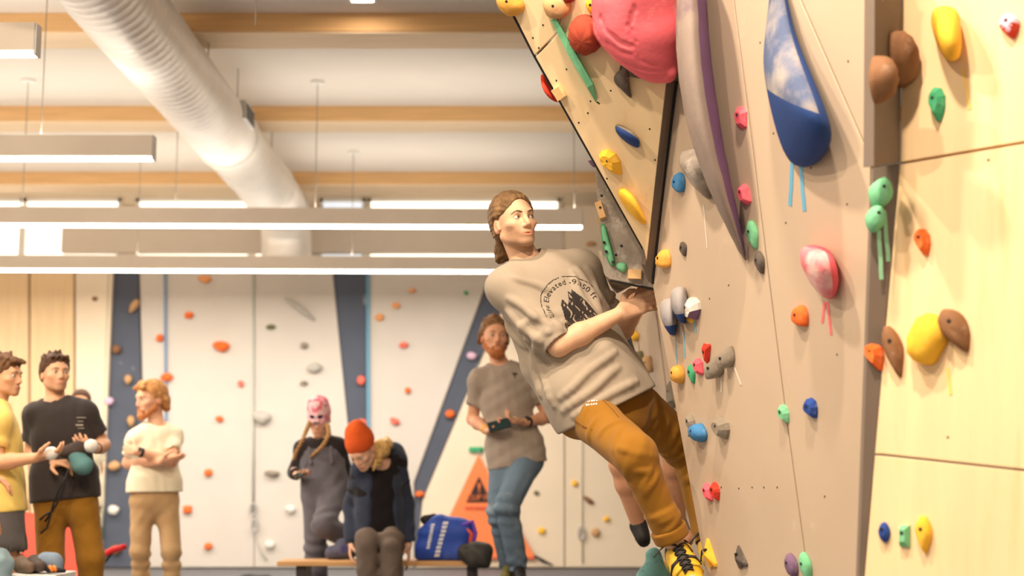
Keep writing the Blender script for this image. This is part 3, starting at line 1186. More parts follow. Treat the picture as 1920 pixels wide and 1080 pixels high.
hold(GP, 1391, 1043, 34, 42, 12, 'dark', 'dark grey pyramid right of the climbing shoe', 'tri', 0.2, (-.1, 0), flat=True, top=0.2, group=G)
hold(GP, 1488, 1059, 36, 48, 15, 'purple', 'purple hold at the bottom edge of the picture', 'lens', 0.3, group=G)
hold(GP, 1515, 1062, 32, 56, 14, 'mint', 'mint green hold at the bottom edge beside the purple one', 'drop', 0.2, group=G)

# purple fin
M_FINC = mat('fin_chalk', (150, 136, 128), 0.9, 0.12, 7, bump=0.2, bscale=120, c2=(118, 96, 118), c2lo=0.55, c2hi=0.75, c2scale=6, spec=0.1, bdist=0.004)
M_FINP = mat('fin_purple', (112, 84, 122), 0.85, 0.08, 9, bump=0.2, bscale=120, spec=0.15, bdist=0.004)
rows = [[], [], [], [], []]
for (y, xl, xr) in ((-90, 1262, 1332), (0, 1254, 1336), (120, 1250, 1347), (240, 1272, 1364), (330, 1305, 1379), (420, 1350, 1394), (496, 1397, 1404)):
    w_ = xr - xl
    rows[0].append((xl + w_ * 0.50, y - 4, -0.01))
    rows[1].append((xl + w_ * 0.06, y, 0.0028 * w_ * 0.55))
    rows[2].append((xl + w_ * 0.30, y, 0.0028 * w_ * 0.75))
    rows[3].append((xl + w_ * 0.64, y, 0.0028 * w_ * 0.66))
    rows[4].append((xr, y, -0.01))
loft_hold(GP, rows, [M_FINC, M_FINP], [0, 0, 0, 1], 'long grey and purple fin-shaped volume curving down the grey wall', 'climbing_volume', rough=0.006)
# grey horn behind the fin
rows = [[(1290, 268, -.01), (1300, 285, -.01), (1318, 330, -.01), (1332, 378, -.01)], [(1266, 282, .05), (1262, 310, .09), (1290, 345, .07), (1324, 376, .015)],
        [(1280, 290, .10), (1285, 318, .12), (1305, 350, .08), (1326, 376, .015)], [(1318, 285, .05), (1328, 305, .08), (1330, 345, .05), (1329, 377, .012)], [(1336, 275, -.01), (1344, 300, -.01), (1340, 345, -.01), (1334, 379, -.01)]]
loft_hold(GP, rows, [mat('horn_grey', (150, 140, 130), 0.85, 0.14, 12, bump=0.3, bscale=70, c2=(206, 198, 188), c2lo=0.5, c2hi=0.7, c2scale=6)], [0, 0, 0, 0],
          'chalky grey horn tucked behind the purple fin', rough=0.01, group=G)
# big blue drop
M_BLUEC = mat('blue_chalked', (92, 106, 140), 0.85, 0.12, 6, bump=0.15, bscale=120, c2=(176, 168, 160), c2lo=0.44, c2hi=0.66, c2scale=5, spec=0.15, bdist=0.004)
M_BLUED = mat('blue_matt', (44, 72, 132), 0.75, 0.06, 8, bump=0.15, bscale=120, spec=0.2, bdist=0.004)
rows = [[(1452, -60, -.01), (1446, 40, -.01), (1440, 110, -.01), (1448, 165, -.01), (1470, 255, -.01), (1494, 318, -.01)],
        [(1445, -60, .02), (1430, 50, .05), (1420, 105, .07), (1422, 150, .09), (1442, 245, .07), (1474, 318, .03)],
        [(1455, -60, .03), (1452, 45, .075), (1458, 120, .12), (1478, 196, .165), (1490, 262, .11), (1502, 322, .04)],
        [(1463, -60, .02), (1480, 50, .05), (1506, 120, .09), (1548, 224, .14), (1552, 270, .09), (1528, 314, .03)],
        [(1470, -60, -.01), (1492, 50, -.01), (1524, 120, -.01), (1584, 246, -.01), (1574, 276, -.01), (1534, 316, -.01)]]
loft_hold(GP, rows, [M_BLUED, M_BLUEC], lambda i, k: 1 if (k < 3 and 1 <= i <= 2) else 0, 'big blue drop-shaped hold with chalk smear, two blue tapes below', 'climbing_hold', group=G)
tape(GP, 1485, 303, 1481, 386, 12, (100, 176, 216), 'left one of two light blue tapes under the big blue drop hold', 'light blue tapes')
tape(GP, 1500, 303, 1508, 396, 12, (100, 176, 216), 'right one of two light blue tapes under the big blue drop hold', 'light blue tapes')
# double blue and white hold
M_BW = mat('white_blue_hold', (160, 156, 156), 0.8, 0.1, 10, c2=(120, 130, 160), c2lo=0.55, c2hi=0.7, c2scale=8)
for (dx, dy, lab) in ((0, 0, 'left shell of the double grey hold with blue rim by the climber\'s hands'), (20, -22, 'right shell of the double grey hold with blue rim by the climber\'s hands')):
    cx, cy = 1258 + dx, 600 + dy
    rows = [[(cx - 4, cy - 44, -.01), (cx + 4, cy - 20, -.01), (cx + 8, cy + 8, -.01), (cx + 6, cy + 34, -.01)], [(cx - 24, cy - 40, .03), (cx - 30, cy - 16, .05), (cx - 20, cy + 10, .05), (cx - 2, cy + 31, .03)],
            [(cx - 14, cy - 40, .055), (cx - 16, cy - 14, .075), (cx - 8, cy + 14, .07), (cx + 3, cy + 32, .035)], [(cx + 4, cy - 44, .03), (cx + 4, cy - 18, .05), (cx + 6, cy + 10, .05), (cx + 6, cy + 33, .03)],
            [(cx + 12, cy - 46, -.01), (cx + 14, cy - 20, -.01), (cx + 14, cy + 8, -.01), (cx + 9, cy + 34, -.01)]]
    o = loft_hold(GP, rows, [M_BW, M_BLUED], lambda i, k: 1 if k >= 2 else 0, lab, group=G)
tape(GP, 1266, 634, 1269, 682, 4, (120, 184, 216), 'left one of two thin blue tapes under the double grey hold', 'thin blue tapes')
tape(GP, 1282, 622, 1284, 672, 4, (120, 184, 216), 'right one of two thin blue tapes under the double grey hold', 'thin blue tapes')
tape(GP, 1302, 592, 1304, 624, 6, (120, 184, 216), 'short blue tape under the chalk white hold', 'thin blue tapes')
# big pink hold on the grey wall
rows = [[(1520, 448, -.01), (1518, 475, -.01), (1530, 515, -.01), (1548, 560, -.01)], [(1494, 460, .05), (1486, 486, .08), (1502, 520, .07), (1536, 556, .03)],
        [(1515, 452, .08), (1516, 488, .12), (1530, 528, .10), (1548, 564, .04)], [(1552, 468, .06), (1560, 500, .08), (1566, 535, .06), (1562, 566, .03)], [(1565, 462, -.01), (1582, 495, -.01), (1582, 535, -.01), (1568, 568, -.01)]]
loft_hold(GP, rows, [mat('pink_chalked', (232, 124, 134), 0.8, 0.08, 10, bump=0.2, bscale=100, c2=(246, 206, 200), c2lo=0.45, c2hi=0.62, c2scale=7), hm('pink')], [1, 0, 0, 1],
          'chalky pink hold in the middle of the grey wall', rough=0.008, group=G)
tape(GP, 1546, 566, 1541, 606, 8, (238, 116, 122), 'left one of two pink tapes under the chalky pink hold', 'pink tapes')
tape(GP, 1551, 566, 1558, 628, 8, (238, 116, 122), 'right one of two pink tapes under the chalky pink hold', 'pink tapes')
# chalk-coloured tape ticks under the grey knobs
for (x0, y0, x1, y1, lab) in ((1352, 700, 1352, 735, 'white tape under the left grey knob'), (1377, 690, 1389, 722, 'white tape under the right grey knob'), (1319, 385, 1326, 465, 'white tape below the grey horn')):
    tape(GP, x0, y0, x1, y1, 4, (226, 216, 202), lab, 'white tapes')

# ---- strip between grey wall and plywood
EP = Plane(GP.hit(1641, -90, .01), RP.hit(1694, -90, .01), RP.hit(1686.5, 303, .01))
S_ = 'holds on the dark corner strip'
hold(EP, 1640, 150, 70, 100, 46, 'brown', 'brown double pocket hold on the dark corner strip, left knob', 'lens', 0.1, (-.1, 0), group=S_)
hold(EP, 1680, 112, 90, 120, 40, 'brown', 'brown double pocket hold on the dark corner strip, right knob', 'lens', 0.6, (0.1, 0), group=S_)
EP2 = Plane(GP.hit(1637, 316, .012), RP.hit(1686, 307, .012), RP.hit(1606, 1250, .012))
hold(EP2, 1650, 362, 50, 66, 26, 'mint', 'upper lobe of the mint green hold on the dark corner strip', 'lens', -0.3, group=S_)
hold(EP2, 1640, 410, 40, 60, 26, 'mint', 'lower lobe of the mint green hold on the dark corner strip', 'lens', -0.2, group=S_)
tape(EP2, 1648, 432, 1653, 524, 8, (150, 210, 170), 'left mint green tape on the dark corner strip', 'mint tapes')
tape(EP2, 1658, 395, 1666, 490, 8, (150, 210, 170), 'right mint green tape on the dark corner strip', 'mint tapes')

# ---- plywood wall on the right
R_ = 'holds on the right plywood wall'
rows = [[(1745, 8, -.01), (1740, 40, -.01), (1752, 80, -.01), (1770, 118, -.01)], [(1750, 8, .05), (1742, 42, .08), (1756, 84, .09), (1772, 116, .04)],
        [(1772, 4, .07), (1772, 44, .11), (1780, 90, .12), (1785, 118, .05)], [(1798, 10, .05), (1800, 46, .08), (1804, 86, .09), (1800, 114, .04)], [(1800, 10, -.01), (1806, 46, -.01), (1808, 86, -.01), (1800, 120, -.01)]]
loft_hold(RP, rows, [hm('yellow')], [0, 0, 0, 0], 'big yellow hold at the top of the right plywood wall', group=R_)
hold(RP, 1896, 50, 40, 54, 22, 'lilac', 'red and white hold at the top right corner', 'drop', 0.2, col2='red', group=R_)
hold(RP, 1759, 197, 32, 72, 22, 'green', 'green hold below the big yellow one', 'shield', 0.0, flat=True, group=R_)
hold(RP, 1732, 455, 30, 56, 20, 'orange', 'orange hold in the middle of the plywood wall', 'shield', 0.15, flat=True, group=R_)
hold(RP, 1643, 668, 34, 62, 24, 'orange', 'orange hold on the corner left of the thin brown one', 'shield', 0.25, flat=True, group=R_)
hold(RP, 1679, 660, 38, 104, 22, 'brown', 'long thin brown hold between orange and yellow ones', 'drop', 0.25, (0, .1), group=R_)
hold(RP, 1746, 636, 78, 100, 40, 'yellow', 'big round yellow hold in a row with brown ones', 'rock', -0.3, (-.05, -.1), group=R_)
hold(RP, 1796, 622, 48, 92, 30, 'brown', 'curved brown hold right of the big round yellow one', 'shield', 0.35, (-.1, .1), group=R_)
hold(RP, 1660, 998, 24, 40, 14, 'blue', 'small dark blue hold low on the plywood wall', 'lens', 0.1, group=R_)
hold(RP, 1698, 1005, 20, 40, 14, 'mint', 'small mint green hold low on the plywood wall', 'block', 0.0, flat=True, group=R_)
hold(RP, 1735, 1002, 32, 70, 18, 'yellow', 'tall yellow hold low on the plywood wall', 'drop', 0.05, group=R_)
tape(RP, 1806, 130, 1818, 205, 6, (246, 206, 110), 'yellow tape below the big yellow hold', 'yellow tapes')
tape(RP, 1776, 690, 1782, 740, 6, (246, 206, 110), 'yellow tape below the round yellow hold', 'yellow tapes')

# ---- prow
W_ = 'holds on the plywood prow'
hold(WP, 960, 4, 52, 56, 24, 'mustard', 'mustard pocket hold at the top left rim of the prow', 'rock', 0.6, group=W_)
hold(WP, 1046, 8, 62, 52, 26, 'tan', 'tan rounded edge at the top of the prow', 'lens', -0.5, (0, -.15), group=W_)
hold(WP, 1066, -8, 34, 28, 16, 'maroon', 'dark red hold cut by the top edge of the picture', 'rock', 0.2, group=W_)
hold(WP, 1112, 10, 26, 34, 14, 'yellow', 'yellow hold half hidden by the big pink hold', 'rock', 0.2, group=W_)
HC['rust'] = (158, 66, 46)
hold(WP, 1101, 62, 70, 76, 42, 'rust', 'round red-brown ball hold with chalky top left of the pink hold', 'round', 0.2, (0, -.1), bolt=False, group=W_)
# long green bar with cut end
rows = [[(1033, 38, -.01), (1066, 102, -.01), (1101, 162, -.01), (1112, 190, -.01)], [(1034, 40, .03), (1066, 104, .035), (1101, 164, .035), (1117, 192, .0)],
        [(1042, 34, .03), (1078, 98, .035), (1112, 158, .035), (1119, 188, .0)], [(1043, 34, -.01), (1079, 96, -.01), (1114, 158, -.01), (1119, 190, -.01)]]
o = loft_hold(WP, rows, [hm('green'), hm('mint')], [0, 1, 0], 'long green bar-shaped hold slanting down the prow', sub=0, group=W_)
o.data.polygons.foreach_set('use_smooth', [False] * len(o.data.polygons))
hold(WP, 1050, 173, 18, 24, 12, 'wood', 'tiny wooden block on the prow beside the green bar', 'block', 0.4, flat=True, top=0.95, group=W_)
rows = [[(1158, 126, -.01), (1143, 150, -.01), (1160, 165, -.01), (1184, 186, -.01)], [(1164, 126, .03), (1147, 148, .06), (1162, 166, .06), (1183, 184, .02)],
        [(1182, 128, .03), (1176, 146, .05), (1180, 162, .05), (1184, 184, .02)], [(1186, 126, -.01), (1184, 146, -.01), (1184, 162, -.01), (1185, 186, -.01)]]
loft_hold(WP, rows, [hm('dark')], [0, 0, 0], 'dark grey horn-shaped hold below the pink one', rough=0.01, group=W_)
hold(WP, 1188, 134, 56, 20, 14, 'dark', 'flat dark grey edge just under the big pink hold', 'bar', -0.35, flat=True, group=W_)
rows = [[(1152, 228, -.01), (1165, 226, -.01), (1185, 236, -.01), (1200, 258, -.01)], [(1152, 234, .03), (1166, 240, .06), (1186, 252, .06), (1203, 264, .03)],
        [(1151, 240, .035), (1164, 256, .06), (1184, 268, .06), (1203, 274, .03)], [(1152, 248, -.01), (1164, 266, -.01), (1184, 282, -.01), (1203, 287, -.01)]]
loft_hold(WP, rows, [hm('grey'), M_BLUED], [0, 1, 1], 'blue hold with grey top on the prow', sub=2, group=W_)
hold(WP, 1147, 305, 36, 58, 20, 'yellow', 'small yellow folded hold on the prow', 'shield', 0.35, (0, .1), flat=True, group=W_)
rows = [[(1158, 350, -.01), (1172, 344, -.01), (1192, 358, -.01), (1204, 390, -.01), (1214, 412, -.01)], [(1160, 354, .03), (1172, 356, .05), (1190, 372, .06), (1202, 398, .05), (1213, 416, .03)],
        [(1157, 362, .03), (1168, 376, .05), (1184, 394, .06), (1199, 412, .05), (1212, 422, .03)], [(1156, 366, -.01), (1164, 388, -.01), (1178, 408, -.01), (1194, 422, -.01), (1214, 427, -.01)]]
loft_hold(WP, rows, [hm('yellow')], [0, 0, 0], 'large yellow crescent hold near the bottom of the prow', group=W_)


# giant pink hold with carved grooves (signed-distance model)
def pink_giant():
    S = SDF()
    n, u, v = WP.n, WP.u, WP.v
    c = WP.hit(1197, 70)
    k = 1 / ppm(c.y)
    R = [u, v, n]
    pts = [(1155, -10, 44, .11), (1160, 40, 46, .12), (1190, 70, 52, .125), (1222, 92, 48, .11), (1238, 116, 38, .085), (1205, 15, 62, .125), (1235, 55, 50, .115), (1215, -30, 50, .12)]
    for (x, y, r, t_) in pts:
        S.add(ell(WP.hit(x, y, 0.01), (r * k, r * k, t_), R), 0.06)
    # bottom lip layers
    lip = [(1132, 60), (1165, 96), (1205, 122), (1252, 140)]
    for a, b in zip(lip, lip[1:]):
        S.add(cap(WP.hit(*a, 0.05), WP.hit(*b, 0.05), 0.028), 0.02)
    grooves = [[(1148, 15, .12), (1160, 40, .13), (1190, 62, .13), (1215, 70, .12)], [(1215, 70, .12), (1222, 96, .12), (1250, 110, .10)], [(1215, 68, .12), (1205, 30, .12), (1215, -5, .12)],
               [(1140, 72, .09), (1175, 98, .10), (1215, 112, .10), (1256, 122, .09)], [(1150, 90, .07), (1185, 114, .075), (1225, 128, .075), (1258, 134, .07)], [(1125, 30, .08), (1140, 55, .1), (1150, 70, .1)],
               [(1160, 64, .12), (1185, 80, .125), (1208, 86, .12)]]
    T_ = SDF()
    T_.ops = list(S.ops)

    def surf(px, py):
        o_ = WP.hit(px, py)
        t = .22
        for _ in range(40):
            dd = float(T_.ev(np.array([o_ + n * t], dtype=F32))[0])
            if dd < .001 or t < 0:
                break
            t -= max(dd * .8, .0008)
        return o_ + n * (t + .003)
    for g in grooves:
        for a, b in zip(g, g[1:]):
            m_ = 5
            ps = [surf(a[0] + (b[0] - a[0]) * t / m_ + 1.5 * math.sin(t * 2.3 + a[1]), a[1] + (b[1] - a[1]) * t / m_) for t in range(m_ + 1)]
            for u_, v_ in zip(ps, ps[1:]):
                S.sub(cap(u_, v_, 0.0075), 0.007)
    S.clip(WP.hit(1197, 70, -0.004), -n)
    m = mat('pink_giant_pu', (242, 112, 124), 0.55, 0.06, 9, bump=0.12, bscale=60, c2=(250, 176, 166), c2lo=0.58, c2hi=0.75, c2scale=5, spec=0.3)
    o = sdf_obj('climbing_hold', S, 0.005, m, None, c)
    tag(o, 'giant carved pink hold at the top of the prow', 'climbing hold', W_)


pink_giant()
# holds on the hidden left face of the prow
SPl = Plane(p1, p2, q1)
rows = [[(1014, 132, .0), (1013, 160, .0), (1030, 186, .0), (1046, 192, .0)], [(1010, 134, .05), (1010, 164, .06), (1028, 188, .05), (1046, 193, .02)], [(1022, 134, .06), (1026, 160, .07), (1036, 182, .06), (1048, 192, .02)], [(1030, 140, .0), (1036, 164, .0), (1044, 184, .0), (1050, 192, .0)]]
BK = Plane(at(1010, 130, 5.12), at(1050, 190, 5.12), at(1030, 100, 5.22))
loft_hold(BK, rows, [hm('red'), hm('white')], [1, 0, 0], 'red and white striped hold peeping out behind the prow', group=W_)
BK2 = Plane(at(975, 60, 5.05), at(990, 85, 5.05), at(985, 50, 5.15))
hold(BK2, 985, 72, 16, 26, 10, 'dark', 'dark hold peeping out behind the upper rim of the prow', 'rock', 0.3, bolt=False, group=W_)
BK3 = Plane(at(1100, 300, 5.2), at(1115, 315, 5.2), at(1110, 290, 5.3))
hold(BK3, 1109, 308, 12, 18, 6, 'purple', 'small purple hold peeping out behind the lower rim of the prow', 'rock', 0.3, bolt=False, group=W_)

# ---- dark volume
D_ = 'holds on the dark volume'
rows = [[(1124, 418, -.005), (1128, 460, -.005), (1138, 490, -.005), (1146, 502, -.005)], [(1124, 418, .025), (1129, 460, .03), (1139, 488, .03), (1146, 502, .015)], [(1133, 413, .025), (1142, 450, .03), (1152, 482, .03), (1154, 498, .015)], [(1136, 413, -.005), (1144, 450, -.005), (1155, 482, -.005), (1155, 498, -.005)]]
o = loft_hold(DPl, rows, [hm('green'), hm('mint')], [0, 1, 0], 'long mint green bar on the dark volume', sub=1, group=D_)
for (x, y) in ((1133, 455), (1137, 472), (1150, 492)):
    q = DPl.hit(x, y, 0.028)
    MB().tube([q, q + DPl.n * 0.006], 0.006, 8).build('bolt', M_BLACK, o)
hold(DPl, 1166, 502, 21, 21, 12, 'mint', 'small rounded mint green hold with a bolt on the dark volume', 'shield', 0.2, flat=False, group=D_)
q = DPl.hit(1162, 501, 0.02)
hold(DPl, 1191, 515, 26, 18, 12, 'wood', 'small wooden block hold on the bottom of the dark volume', 'block', -0.05, flat=True, top=0.95, group=D_)
hold(DPl, 1127, 395, 13, 34, 10, 'wood', 'thin wooden strip hold on the left rim of the dark volume', 'block', 0.3, flat=True, top=0.95, group=D_)
for (x, y) in ((1128, 367), (1165, 461), (1155, 478)):
    q = DPl.hit(x, y, 0.0)
    MB().tube([q, q + DPl.n * 0.003], 0.005, 8).build('bolt_hole', M_BLACK, dv)

# ---- second wall behind the climber
B_ = 'holds on the rear bouldering wall'
hold(BP, 1192, 630, 26, 20, 12, 'yellow', 'yellow hold with tape seen below the climber\'s forearm', 'shield', 0.0, group=B_)
tape(BP, 1187, 640, 1189, 668, 4, (240, 214, 120), 'yellow tape on the rear bouldering wall', 'yellow tapes')
hold(BP, 1203, 680, 20, 44, 9, 'olive', 'tall olive hold on the rear bouldering wall', 'block', 0.0, group=B_)
hold(BP, 1216, 683, 30, 30, 8, 'tan', 'tan hold beside the tall olive one', 'block', 0.0, group=B_)
hold(BP, 1264, 738, 40, 50, 14, 'grey', 'blue grey hold peeking past the wall edge above the thigh', 'tri', 0.2, flat=True, group=B_)
hold(BP, 1240, 885, 18, 32, 10, 'green', 'green hold seen between the climber\'s legs', 'drop', 0.3, group=B_)
hold(BP, 1250, 1066, 34, 30, 14, 'mustard', 'mustard hold left of the climbing shoe', 'lens', 0.2, group=B_)
hold(BP, 1264, 1068, 16, 36, 10, 'green', 'green hold behind the climbing shoe laces', 'drop', 0.1, group=B_)
# ================================================================ people
def frame(F, U):
    F = V(F).normalized()
    U = V(U)
    X = F.cross(U).normalized()
    return X, F, X.cross(F).normalized()


def skin_mat():
    return mat('skin', (220, 170, 130), 0.55, 0.05, 30, bump=0.05, bscale=120, spec=0.35, attr='tone', bdist=0.003)


class Head:
    def __init__(self, c, F, U, hs=1.0):
        self.c = V(c)
        self.X, self.F, self.U = frame(F, U)
        self.s = hs
        self.R = [self.X, self.F, self.U]

    def w(self, x, y, z):
        return self.c + (self.X * x + self.F * y + self.U * z) * self.s

    def loc(self, P):
        R = np.array([list(self.X), list(self.F), list(self.U)])
        return (P - np.array(self.c)) @ R.T / self.s

    def e(self, c, r):
        return ell(self.w(*c), [k * self.s for k in r], self.R)

    def cp(self, a, b, ra, rb=None):
        return cap(self.w(*a), self.w(*b), ra * self.s, (ra if rb is None else rb) * self.s)

    def ops(self, fine=False, jaw=1.0):
        s = self.s
        o = []
        A_ = lambda p, k: o.append(('add', p, k * s))
        S_ = lambda p, k: o.append(('sub', p, k * s))
        A_(self.e((0, -.018, .034), (.075, .094, .084)), 0)
        A_(self.e((0, .030, -.005), (.064, .064, .088)), .03)
        A_(self.e((0, .030, -.055), (.054 * jaw, .058, .052)), .03)
        for sx in (-1, 1):
            A_(self.cp((sx * .054 * jaw, -.004, -.060), (sx * .016, .076, -.100), .014, .013), .025)
            A_(self.e((sx * .045, .060, -.026), (.018, .020, .014)), .022)
        for sx in (-1, 1):
            S_(self.e((sx * .082, .066, -.062), (.020, .036, .018)), .030)
        A_(self.e((0, .082, -.098), (.020, .017, .015)), .018)
        A_(self.cp((-.032, .083, .019), (.032, .083, .019), .010), .018)
        for sx in (-1, 1):
            S_(self.e((sx * .032, .100, -.003), (.018, .017, .012)), .014)
        A_(self.cp((0, .088, .012), (0, .108, -.032), .0075, .0105), .012)
        A_(self.e((0, .108, -.035), (.0085, .009, .0075)), .006)
        for sx in (-1, 1):
            A_(self.e((sx * .012, .098, -.040), (.008, .010, .007)), .006)
            # eyelids: ball with a slit
            A_(self.e((sx * .032, .0755, -.003), (.0150, .0145, .0140)), .008)
            S_(self.e((sx * .032, .0905, -.0020), (.0172, .020, .0078)), .002)
            # ear
            A_(self.e((sx * .077, -.012, -.016), (.008, .019, .030)), .010)
            S_(self.e((sx * .086, -.006, -.013), (.006, .011, .018)), .006)
            A_(self.cp((sx * .078, -.002, -.012), (sx * .076, .006, -.030), .0055), .004)
        # mouth
        A_(self.e((0, .088, -.070), (.026, .014, .016)), .016)
        A_(self.e((0, .099, -.0655), (.021, .0065, .0048)), .005)
        A_(self.e((0, .098, -.0755), (.018, .0070, .0056)), .005)
        S_(self.e((0, .108, -.0705), (.024, .010, .0016)), .003)
        return o

    def tone(self, P, base, lip=(196, 112, 96), stubble=0.0, stub_c=(120, 88, 64)):
        q = self.loc(P)
        col = np.tile(np.array(rgb(base)), (len(P), 1))

        def blend(w, c):
            w = w[:, None]
            col[:, :3] = col[:, :3] * (1 - w) + np.array(rgb(c))[:3] * w
        ch = np.exp(-(((np.abs(q[:, 0]) - .045) / .022) ** 2 + ((q[:, 1] - .065) / .04) ** 2 + ((q[:, 2] + .035) / .022) ** 2))
        blend(ch * 0.14, (228, 150, 122))
        ns = np.exp(-((q[:, 0] / .016) ** 2 + ((q[:, 1] - .108) / .02) ** 2 + ((q[:, 2] + .036) / .014) ** 2))
        blend(ns * 0.35, (226, 132, 104))
        er = np.exp(-(((np.abs(q[:, 0]) - .08) / .012) ** 2 + ((q[:, 1] + .01) / .022) ** 2 + ((q[:, 2] + .016) / .03) ** 2))
        blend(er * 0.45, (226, 128, 100))
        if stubble:
            st = (q[:, 2] < -.045) * (q[:, 2] > -.135) * np.clip((q[:, 1] + .01) / .05, 0, 1) * np.clip((-.042 - q[:, 2]) / .02, 0, 1)
            blend(st * stubble, stub_c)
        lp = np.exp(-((q[:, 0] / .021) ** 4 + ((q[:, 1] - .099) / .012) ** 2 + ((q[:, 2] + .0705) / .0085) ** 4))
        blend(lp * 0.75, lip)
        lc = np.exp(-((q[:, 0] / .024) ** 4 + ((q[:, 1] - .099) / .012) ** 2 + ((q[:, 2] + .0705) / .0016) ** 2))
        blend(lc * 0.4, (140, 76, 60))
        return col


M_SCL = mat('eye_white', (206, 192, 178), 0.25, 0.02, 20)
M_IRIS = mat('iris_hazel', (96, 78, 52), 0.2, 0.15, 200)
M_PUP = mat('pupil', (14, 12, 12), 0.15, 0.0)


def eyeball(H, sx, gaze, parent, base):
    c = H.w(sx * .032, .0775, -.0025)
    r = .0125 * H.s
    g = (H.X * gaze[0] + H.F * gaze[1] + H.U * gaze[2]).normalized()
    a = g.orthogonal().normalized()
    b = g.cross(a)
    vs, fs, fm = [c + g * r], [], []
    angs = [.19, .44, .52, .8, 1.2, 1.7, 2.3]
    n = 16
    for t in angs:
        for k in range(n):
            ph = 2 * PI * k / n
            vs.append(c + (g * math.cos(t) + (a * math.cos(ph) + b * math.sin(ph)) * math.sin(t)) * r)
    for k in range(n):
        fs.append((0, 1 + k, 1 + (k + 1) % n))
        fm.append(2)
    for i in range(len(angs) - 1):
        for k in range(n):
            fs.append((1 + i * n + k, 1 + (i + 1) * n + k, 1 + (i + 1) * n + (k + 1) % n, 1 + i * n + (k + 1) % n))
            fm.append(1 if i < 2 else 0)
    o = mesh_obj('eye', vs, fs, None, parent, base, True, [M_SCL, M_IRIS, M_PUP], fm)
    return o


def hand_ops(wr, d, n, th, curl=(0.35, 0.4, 0.4, 0.45), s=1.0, thumb=0.5, spread=0.06, flex=(1.0, 1.1, 0.7), twist=None):
    """wr wrist, d to the fingers, n out of the palm, th towards the thumb side"""
    wr, d = V(wr), V(d).normalized()
    n = V(n)
    n = (n - d * n.dot(d)).normalized()
    l = n.cross(d).normalized()
    if l.dot(V(th)) < 0:
        l = -l
    o = []
    tips = []
    A_ = lambda p, k: o.append(('add', p, k * s))
    lat = (.027, .009, -.009, -.026)
    kn = (.090, .094, .089, .080)
    ln = ((.044, .026, .021), (.048, .030, .022), (.044, .028, .022), (.034, .021, .019))
    for i in range(4):
        a = wr + (d * .012 + l * lat[i] * .6) * s
        b = wr + (d * kn[i] + l * lat[i]) * s
        A_(cap(a, b, .0150 * s, .0115 * s, n, .85), .014)
    A_(cap(wr + (d * .02 + l * .012 + n * .006) * s, wr + (d * .055 + l * .02 + n * .010) * s, .015 * s, .012 * s), .014)
    for i in range(4):
        p = wr + (d * kn[i] + l * lat[i]) * s
        ang = 0.0
        dd = (d + l * (spread * (1.5 - i))).normalized()
        for j in range(3):
            ang += curl[i] * flex[j]
            q = p + (dd * math.cos(ang) + n * math.sin(ang)) * ln[i][j] * s
            r0, r1 = (.0100, .0090, .0082, .0072)[j:j + 2]
            k = .92 if i == 3 else 1.0
            A_(cap(p, q, r0 * k * s, r1 * k * s), .006)
            p = q
        tips.append(p)
    # thumb leaves the side of the palm near its base
    p = wr + (d * .022 + l * .024 + n * .004) * s
    dirs = [(l * .75 + d * .6 + n * .35 * thumb * 2), (l * .35 + d * .85 + n * .55 * thumb * 2), (l * .05 + d * .9 + n * .75 * thumb * 2)]
    for j, (L_, r0, r1) in enumerate(((.044, .0150, .0120), (.034, .0120, .0105), (.027, .0105, .0085))):
        q = p + dirs[j].normalized() * L_ * s
        A_(cap(p, q, r0 * s, r1 * s), .010 if j == 0 else .005)
        p = q
    return o, tips


def mixv(a, b, t):
    return V(a).lerp(V(b), t)


